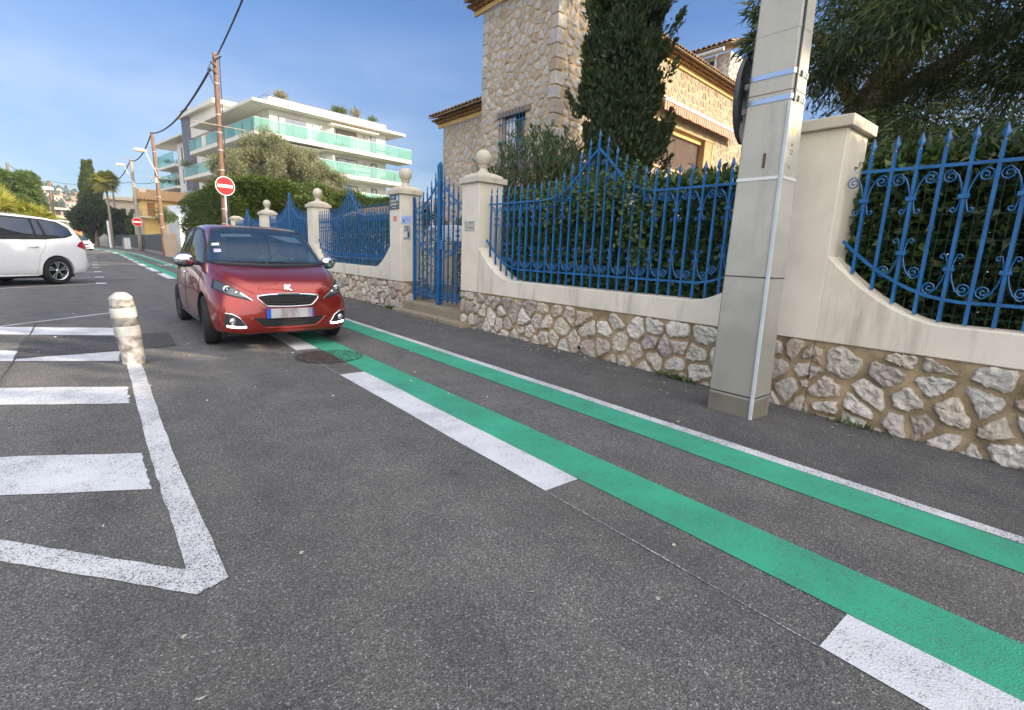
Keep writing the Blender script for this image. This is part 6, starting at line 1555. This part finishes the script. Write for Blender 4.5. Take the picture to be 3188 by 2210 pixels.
# cabin
m_cab = M('cabin_grey', (.035,.037,.042), (.05,.052,.058), 9, .8)
MB().prism([(.62,.90),(.80,.935),(1.05,.93),(1.1,.80),(.55,.80)], lambda p: (-.66,p[0],p[1]), lambda p: (.66,p[0],p[1])).build('dashboard', m_cab, rc, local=True, bevel=.02)
MB().box(-.69,.69,-1.3,.9,.3,.33).build('cabin_floor', m_cab, rc, local=True)
for x in (-.33,.33): 
    b = MB(); b.obox((x,-.12,.4), Vector((1,0,0)), Vector((0,-.25,.97)), Vector((0,.97,.25)), -.22,.22,.1,.68,-.1,.02); b.obox((x,-.12,.4), Vector((1,0,0)), Vector((0,-.25,.97)), Vector((0,.97,.25)), -.12,.12,.72,.92,-.08,.0); b.box(x-.23,x+.23,-.15,.33,.4,.55)
    b.build('seat', M('seat_fabric', (.06,.065,.075), (.1,.1,.11), 30, .9), rc, bevel=.04, local=True)
MB().box(-.6,.6,-.98,-.85,.5,1.1).build('rear_seat', m_cab, rc, local=True, bevel=.05)
sw = MB(); sw.tube([(-.33+.17*math.cos(2*PI*k/24), .46-.06*math.sin(2*PI*k/24), .93+.16*math.sin(2*PI*k/24)) for k in range(25)], .014, 6); sw.build('steering_wheel', m_dark, rc, smooth=True, local=True)
MB().box(-.1,.1,.40,.43,1.28,1.34).build('rear_view_mirror', m_dark, rc, local=True, bevel=.01)
def person(label, x, skin, top, hair, wheelhands, long_hair=False):
    t = thing('person', label, 'person', (0,0,0)); t['_o'] = (0,0,0)
    t.location = rc.location; t.rotation_euler = rc.rotation_euler; t.scale = rc.scale
    S_ = []   # (name, chain points, radii)
    hands = [(-.13,.47,1.0),(.15,.47,.98)] if wheelhands else [(-.08,.22,.66),(.1,.24,.65)]
    V_ = []; E_ = []; Rr = []
    def chain(ps, root=None):
        prev = root
        for p, r_ in ps:
            V_.append((x+p[0],p[1],p[2])); Rr.append(r_); i = len(V_)-1
            if prev is not None: E_.append((prev,i))
            prev = i
        return prev
    p0 = chain([((0,-.02,.56),(.15,.11))]); ch = chain([((0,-.06,.75),(.15,.1)),((0,-.09,.93),(.17,.1)),((0,-.08,1.02),(.1,.07))], p0)
    nk = chain([((0,-.05,1.08),(.05,.05)),((0,-.03,1.13),(.052,.055))], ch)
    chain([((0,-.01,1.18),(.07,.08)),((0,-.015,1.24),(.078,.092)),((0,-.02,1.30),(.05,.06))], nk)
    for s_, hd in zip((-1,1), hands):
        chain([((s_*.17,-.08,.99),(.055,.055)),((s_*.23,.02,.82),(.045,.045)),((hd[0]*1.25,.26,.80 if wheelhands else .64),(.036,.036)),((hd[0],hd[1],hd[2]),(.026,.026)),((hd[0]*.8,hd[1]+.05,hd[2]+.02),(.03,.02))], ch)
    for s_ in (-1,1): chain([((s_*.1,.12,.6),(.085,.08)),((s_*.12,.42,.64),(.065,.065)),((s_*.12,.55,.4),(.05,.05))], p0)
    me = bpy.data.meshes.new('body'); me.from_pydata(V_, E_, []); o = bpy.data.objects.new('body', me); C.objects.link(o)
    sk = o.modifiers.new('skin','SKIN'); ss = o.modifiers.new('sub','SUBSURF'); ss.levels = 2; ss.render_levels = 2
    for i, r_ in enumerate(Rr): me.skin_vertices[0].data[i].radius = r_
    me.skin_vertices[0].data[0].use_root = True
    dg = bpy.context.evaluated_depsgraph_get(); m2 = bpy.data.meshes.new_from_object(o.evaluated_get(dg)); bpy.data.objects.remove(o)
    m2.materials.clear(); m2.materials.append(top); m2.materials.append(skin)
    for p in m2.polygons:
        c_ = p.center; p.material_index = 1 if (c_.z > 1.065 or (wheelhands and c_.y > .4 and c_.z > .9)) else 0
        p.use_smooth = True
    link('body', m2, None, t)
    fc_ = MB()
    for s_ in (-1,1): fc_.lathe([(.001,-.012),(.011,-.006),(.012,.004),(.001,.01)], (x+s_*.03,.072,1.235), 10, 'y')
    fc_.build('eyes', m_dark, t, local=True); MB().box(x-.025,x+.025,.068,.08,1.178,1.186).build('mouth', M('lips', (.35,.12,.1), None), t, local=True)
    MB().add([(x-.012,.07,1.2),(x+.012,.07,1.2),(x,.07,1.24),(x,.098,1.205)], [(0,1,3),(1,2,3),(2,0,3),(0,2,1)]).build('nose', skin, t, local=True)
    hb = MB(); n = 16; rows = [(.055,1.335),(.085,1.30),(.098,1.25),(.1,1.2)]+([(.1,1.13),(.11,1.06)] if long_hair else [])
    vs = []
    for r_, z in rows:
        for k in range(n):
            q = 2*PI*k/n; f = 1 if math.sin(q) < .35 else (.93 if z > 1.27 else .62); vs.append((x+r_*.92*math.cos(q)*(1 if f == 1 else f), -.03+r_*math.sin(q)*f, z))
    m_ = len(rows); hb.add(vs, [(i*n+j, i*n+(j+1)%n, (i+1)*n+(j+1)%n, (i+1)*n+j) for i in range(m_-1) for j in range(n) if not (i >= 1 and 2 < j < 6)]+[tuple(range(n))]); hb.build('hair', hair, t, smooth=True, local=True)
    return t
m_skin = M('skin', (.5,.3,.22), (.56,.35,.26), 8, .55)
person('driver in a pale top holding the steering wheel of the red car', -.33, m_skin, M('pale_top', (.3,.32,.35), None), M('grey_hair', (.2,.18,.16), None), True)
person('front passenger in dark clothing sitting in the red car', .33, m_skin, M('dark_top', (.04,.045,.06), None), M('dark_hair', (.06,.04,.03), None), False, True)
conform(rc, body, 'wiper_tray', m_dark, ws_bot, [(-.66,.940),(0,.918),(.66,.940)], 'front', .006, 24, 3)
b = MB(); b.tube([(.05,1.235,.985),(-.25,1.2,.975),(-.6,1.13,.985)], .009, 5); b.tube([(.62,1.14,.985),(.3,1.2,.975),(.08,1.22,.98)], .009, 5); b.build('wiper', m_black, rc, local=True)
# side windows
for s_ in (1,-1):
    trim(rc, body, 'window_seal', m_dark, sw1t+sw1b[::-1], 'side', .017, side=s_, off=.0, n=60, closed=True); trim(rc, body, 'window_seal', m_dark, sw2t+sw2b[::-1], 'side', .017, side=s_, off=.0, n=60, closed=True)
    conform(rc, body, 'front_window', m_sidet, sw1t, sw1b, 'side', .007, 16, 8, side=s_); conform(rc, body, 'rear_window', m_sidet, sw2t, sw2b, 'side', .007, 12, 8, side=s_)
    trim(rc, body, 'door_gap', m_black, [(.98,.90),(.94,.5),(.86,.26),(-.1,.24),(-.13,.93)], 'side', .004, side=s_, off=.0); trim(rc, body, 'door_gap', m_black, [(-.17,.24),(-.72,.26),(-.95,.6),(-.93,.94)], 'side', .004, side=s_, off=.0)
    trim(rc, body, 'sill_trim', m_dark, [(.82,.235),(-.8,.235)], 'side', .02, side=s_, off=.0)
    h_ = MB(); h_.tube([(s_*.80,.02,.80),(s_*.83,-.04,.803),(s_*.80,-.10,.80)], .012, 6); h_.build('door_handle', m_chrome, rc, smooth=True, local=True)
    mi = MB(); mi.lathe([(.01,-.06),(.06,-.055),(.085,-.02),(.09,.02),(.075,.05),(.03,.075),(.005,.08)], (0,0,0), 20, 'y'); o = mi.build('mirror', m_chrome, rc, smooth=True, local=True)
    o.location = (s_*.875,.70,.985); o.scale = (1.25,.9,.82); o.rotation_euler = (0,0,R(-8*s_))
    MB().tube([(s_*.73,.72,.94),(s_*.80,.71,.945)], .028, 8).build('mirror_arm', m_dark, rc, smooth=True, local=True)
    o = MB().lathe([(.075,-.056),(.088,-.03),(.086,0),(.06,.04)], (0,0,-.02), 16, 'y').build('mirror_underside', m_dark, rc, smooth=True, local=True); o.location = (s_*.872,.69,.972); o.scale = (1.22,.95,.8)
# face
gt = [(-.335,.615),(-.2,.628),(0,.632),(.2,.628),(.335,.615)]; gb2 = [(-.23,.50),(0,.494),(.23,.50)]
conform(rc, body, 'grille', m_black, gt, gb2, 'front', .005, 24, 8)
trim(rc, body, 'grille_surround', m_chrome, [(-.34,.612),(-.33,.578),(-.25,.503),(-.12,.496),(0,.493),(.12,.496),(.25,.503),(.33,.578),(.34,.612)], 'front', .009, off=.006)
trim(rc, body, 'grille_surround', m_chrome, [(-.34,.615),(-.2,.630),(0,.635),(.2,.630),(.34,.615)], 'front', .014, off=.006)
for z in (.592,.562,.53): trim(rc, body, 'grille_slat', m_dark, [(-.29+(.592-z)*.7,z),(0,z-.004),(.29-(.592-z)*.7,z)], 'front', .004, off=.007)
def ptrim(nm_, mt, t_, b_, off=.005, nu=10, nv=5, mirror=True): return conform(rc, body, nm_, mt, t_, b_, 'front', off, nu, nv, mirror=mirror)
conform(rc, body, 'lower_grille', m_black, [(-.40,.372),(0,.355),(.40,.372)], [(-.29,.272),(0,.262),(.29,.272)], 'front', .004, 24, 6)
for z in (.335,.305): trim(rc, body, 'grille_slat', m_dark, [(-.34+(.335-z)*.8,z),(.34-(.335-z)*.8,z)], 'front', .004, off=.007)
trim(rc, body, 'bumper_lip', m_redpaint, [(-.42,.37),(-.33,.28),(-.27,.255),(0,.247),(.27,.255),(.33,.28),(.42,.37)], 'front', .008, off=.004)
for s_ in (1,-1):
    def sp_(nm_, mt, t_, b_, off=.005, nu=12, nv=6): return conform(rc, body, nm_, mt, [(s_*a, z) for a, z in t_], [(s_*a, z) for a, z in b_], 'front', off, nu, nv)
    hl = sp_('headlight', m_dark, [(.385,.565),(.50,.672),(.62,.748),(.70,.79)], [(.385,.560),(.50,.592),(.62,.622),(.735,.69)], .006)
    def kid(o): o.parent = hl; return o
    kid(sp_('lamp_glass', m_lampglass, [(.46,.622),(.54,.69),(.62,.735),(.69,.77)], [(.47,.60),(.54,.615),(.62,.64),(.71,.69)], .009))
    kid(sp_('light_strip', m_lens, [(.39,.572),(.45,.625),(.50,.662)], [(.39,.564),(.455,.607),(.505,.638)], .011, 8, 2))
    bm_ = bmesh.new(); bm_.from_mesh(body.data); bv_ = BVHTree.FromBMesh(bm_)
    for cx_, cz_, rr, nm_, mt in ((.615,.688,.044,'projector',m_lens),(.615,.688,.03,'projector_lens',m_dark),(.535,.655,.022,'indicator',m_lens),(.615,.688,.012,'bulb',m_lens)):
        h = bv_.ray_cast(Vector((s_*cx_,4,cz_)), Vector((0,-1,0)))
        dd_ = {'projector':.012,'projector_lens':.018,'indicator':.01,'bulb':.022}[nm_]; o = MB().lathe([(rr,0),(rr*.92,dd_),(.001,dd_+.002)], (0,0,0), 20, 'y').build(nm_, mt, rc, smooth=True, local=True); o.location = h[0]+Vector((0,.008,0)); kid(o)
    fl = sp_('fog_lamp_housing', m_dark, [(.47,.285),(.53,.36),(.61,.41),(.665,.425)], [(.475,.265),(.54,.262),(.62,.268),(.68,.30)], .006)
    h = bv_.ray_cast(Vector((s_*.605,4,.345)), Vector((0,-1,0))); o = MB().lathe([(.034,-.005),(.033,.012),(.02,.02),(.001,.022)], (0,0,0), 18, 'y').build('fog_lamp', m_lens, rc, smooth=True, local=True); o.location = h[0]+Vector((0,.008,0)); o.parent = fl
    o = trim(rc, body, 'fog_lamp_surround', m_chrome, [(s_*.665,.432),(s_*.60,.42),(s_*.53,.375),(s_*.465,.275)], 'front', .008, off=.008); o.parent = fl
    o = sp_('running_light', m_drl, [(.475,.283),(.55,.283),(.655,.30)], [(.475,.263),(.55,.262),(.65,.277)], .012, 10, 2); o.parent = fl
    bm_.free()
    trim(rc, body, 'bonnet_gap', m_black, [(s_*.36,.648),(s_*.40,.665),(s_*.52,.73),(s_*.64,.81),(s_*.69,.90)], 'front', .003, off=.0)
body.data = opened; body.name = 'body'
# number plate (left blurred, as in the photograph)
h = Vector((0,1.872,.40)); np_ = MB().box(-.26,.26,1.885,1.893,.365,.475).build('number_plate', m_plate, rc, local=True)
o = MB().box(.215,.262,1.8925,1.895,.363,.477).build('blue_band', m_plateblue, rc, local=True); o.parent = np_
o = MB().box(-.262,-.245,1.8925,1.895,.363,.477).build('blue_band', m_plateblue, rc, local=True); o.parent = np_
# lion badge and maker's lettering on the grille lip
lion = [(-.056,.045),(-.03,.052),(-.012,.042),(.006,.055),(.03,.05),(.04,.04),(.028,.034),(.045,.026),(.052,.012),(.036,.014),(.03,.004),(.045,-.006),(.055,-.03),(.04,-.026),(.03,-.012),(.018,-.02),(.022,-.045),(.004,-.05),(-.002,-.03),(-.02,-.028),(-.036,-.048),(-.066,-.05),(-.048,-.034),(-.03,-.012),(-.022,.006),(-.036,.014),(-.03,.024),(-.046,.03)]
lb = MB()
vs = []; bm_ = bmesh.new(); bm_.from_mesh(solid); bv_ = BVHTree.FromBMesh(bm_)
for x, z in lion:
    h = bv_.ray_cast(Vector((x*.8,4,.70+z*.68)), Vector((0,-1,0))); vs.append(h[0])
bm_.free(); n = len(vs); lb.add([v+Vector((0,.004,.002)) for v in vs]+[v+Vector((0,.014,.008)) for v in vs], [tuple(range(n)), tuple(range(n,2*n))]+[(i,(i+1)%n,n+(i+1)%n,n+i) for i in range(n)])
lb.build('lion_badge', m_chrome, rc, local=True)
bp_ = MB().box(-.125,.125,1.842,1.856,.628,.652).build('name_bar', m_chrome, rc, local=True, bevel=.003)
o = text('lettering', 'PEUGEOT', .022, m_ink, rc, (0,1.8585,.640), (R(90),0,R(180)), ext=.001, sx=1.5); o.parent = bp_
o = MB().box(.43,.5,1.845,1.852,.43,.47)
MB().tube([(.0,.28,1.43),(.0,.18,1.53)], .006, 5).build('antenna', m_black, rc, local=True)

# --- white people carrier parked at an angle on the left
vn = thing('white_van', 'white people carrier with tinted windows parked at an angle on the left', 'car', (-.92,16.78,0), rot=R(130))
hv = Vector((-.765,-.644)); ang = math.atan2(hv.y, hv.x)-PI/2
RW = Vector((-.92,16.78)); perp = Vector((-.644,.765))   # away from the viewer
ctr = RW+hv*1.38+perp*.80; vn.location = (ctr.x, ctr.y, 0); vn.rotation_euler = (0,0,ang); vn['_o'] = (0,0,0)
SV = [(-2.27,.55,.40,.80,.50,.92,.40),(-2.22,.76,.32,.92,.72,1.12,.56),(-2.12,.86,.27,1.0,.82,1.30,.62),(-1.95,.90,.24,1.03,.85,1.47,.66),(-1.7,.92,.22,1.04,.86,1.565,.68),(-1.38,.925,.21,1.035,.865,1.61,.69),(-.6,.93,.2,1.01,.87,1.655,.70),
      (.1,.93,.2,.985,.865,1.66,.69),(.7,.93,.2,.965,.86,1.61,.67),(1.2,.93,.2,.95,.85,1.42,.65),(1.6,.925,.2,.93,.84,1.15,.65),(1.85,.91,.2,.90,.80,1.03,.62),(2.1,.86,.2,.80,.72,.90,.5),(2.28,.76,.22,.68,.6,.75,.4),(2.36,.62,.26,.55,.45,.62,.3)]
vb = car_body(SV, [(.82,1.38,.33),(-.82,1.38,.33),(.82,-1.38,.33),(-.82,-1.38,.33)], m_vanpaint, vn, .375)
for sx_ in (1,-1):
    for y in (1.38,-1.38): wheel(vn, sx_*.825, y, .33, .205, sx_, m_rimsilver, rimr=.68)
MB().box(-.7,.7,-1.9,1.9,.16,.24).build('underbody', m_dark, vn, local=True)
for s_ in (1,-1):
    conform(vn, vb, 'window_frame', m_black, [(.95,1.36),(.5,1.54),(-.2,1.585),(-1.3,1.555),(-1.62,1.51),(-1.86,1.38)], [(1.35,.985),(.5,1.03),(-.2,1.05),(-1.2,1.075),(-1.7,1.13),(-1.9,1.20)], 'side', .004, 44, 10, side=s_)
    for t_, b_ in (([(.85,1.36),(.45,1.51),(.06,1.545)],[(1.2,1.02),(.5,1.055),(.06,1.07)]),([(.0,1.545),(-.6,1.54),(-.98,1.53)],[(.0,1.07),(-.5,1.08),(-.98,1.09)]),([(-1.04,1.53),(-1.14,1.525)],[(-1.04,1.095),(-1.2,1.10)]),([(-1.2,1.525),(-1.55,1.485),(-1.78,1.38)],[(-1.26,1.105),(-1.6,1.14),(-1.84,1.22)])):
        conform(vn, vb, 'window', m_sideglass, t_, b_, 'side', .008, 14, 7, side=s_)
    trim(vn, vb, 'door_gap', m_ink, [(-1.22,1.08),(-1.16,.9),(-1.0,.70),(-.93,.4),(-.9,.28)], 'side', .003, side=s_, off=-.001); trim(vn, vb, 'door_gap', m_ink, [(.02,1.04),(.0,.3)], 'side', .003, side=s_, off=-.001)
    h_ = MB(); h_.tube([(s_*.905,-.80,.90),(s_*.925,-.90,.903),(s_*.905,-1.0,.90)], .014, 6); h_.build('door_handle', m_vanpaint, vn, smooth=True, local=True)
    h_ = MB(); h_.tube([(s_*.905,.3,.90),(s_*.925,.2,.903),(s_*.905,.1,.90)], .014, 6); h_.build('door_handle', m_vanpaint, vn, smooth=True, local=True)
    conform(vn, vb, 'tail_light', m_tail, [(-1.90,.94),(-2.02,1.04),(-2.14,1.06)], [(-1.90,.93),(-2.02,.88),(-2.16,.84)], 'side', .008, 10, 6, side=s_)
    trim(vn, vb, 'sill_trim', m_signwhite, [(.95,.235),(-.95,.235)], 'side', .018, side=s_, off=0)
    h_ = MB(); h_.lathe([(.01,-.07),(.08,-.05),(.1,.02),(.05,.08)], (0,0,0), 14, 'y'); o = h_.build('mirror', m_vanpaint, vn, smooth=True, local=True); o.location = (s_*1.0,.85,1.07)
conform(vn, vb, 'rear_window', m_sideglass, [(-.58,1.42),(0,1.45),(.58,1.42)], [(-.66,1.12),(0,1.10),(.66,1.12)], 'front', .006, 14, 6, side=-1)
conform(vn, vb, 'windscreen', m_wind, [(-.6,1.53),(0,1.55),(.6,1.53)], [(-.76,1.06),(0,1.04),(.76,1.06)], 'front', .006, 14, 6)
b = MB(); b.obox((0,-1.86,1.535), Vector((1,0,0)), Vector((0,-1,-.15)), Vector((0,0,1)), -.6,.6,0,.17,0,.035); b.build('spoiler', m_vanpaint, vn, local=True, bevel=.012)
MB().box(-.72,.72,-2.29,-2.2,.38,.60).build('rear_bumper', m_vanpaint, vn, local=True, bevel=.04)
np2 = MB().box(-.26,.26,-2.30,-2.292,.72,.83).build('number_plate', m_signwhite, vn, local=True)

# --- small white car far down the street
fc = copy_tree(rc); fc.location = (-1.85,63.5,0); fc.rotation_euler = (0,0,R(206)); fc.name = 'white_car'
fc['label'] = 'small distant white car facing the viewer behind the parked van'
for o in fc.children:
    if o.name.startswith(('body','bumper_lip')) and o.type == 'MESH':
        o.material_slots[0].link = 'OBJECT'; o.material_slots[0].material = m_vanpaint
    if o.name.startswith(('name_bar','lion','antenna','bonnet_gap','mirror_u')):
        for q in list(o.children): bpy.data.objects.remove(q)
        bpy.data.objects.remove(o)
for o in list(bpy.data.objects):
    if '_o' in o: del o['_o']
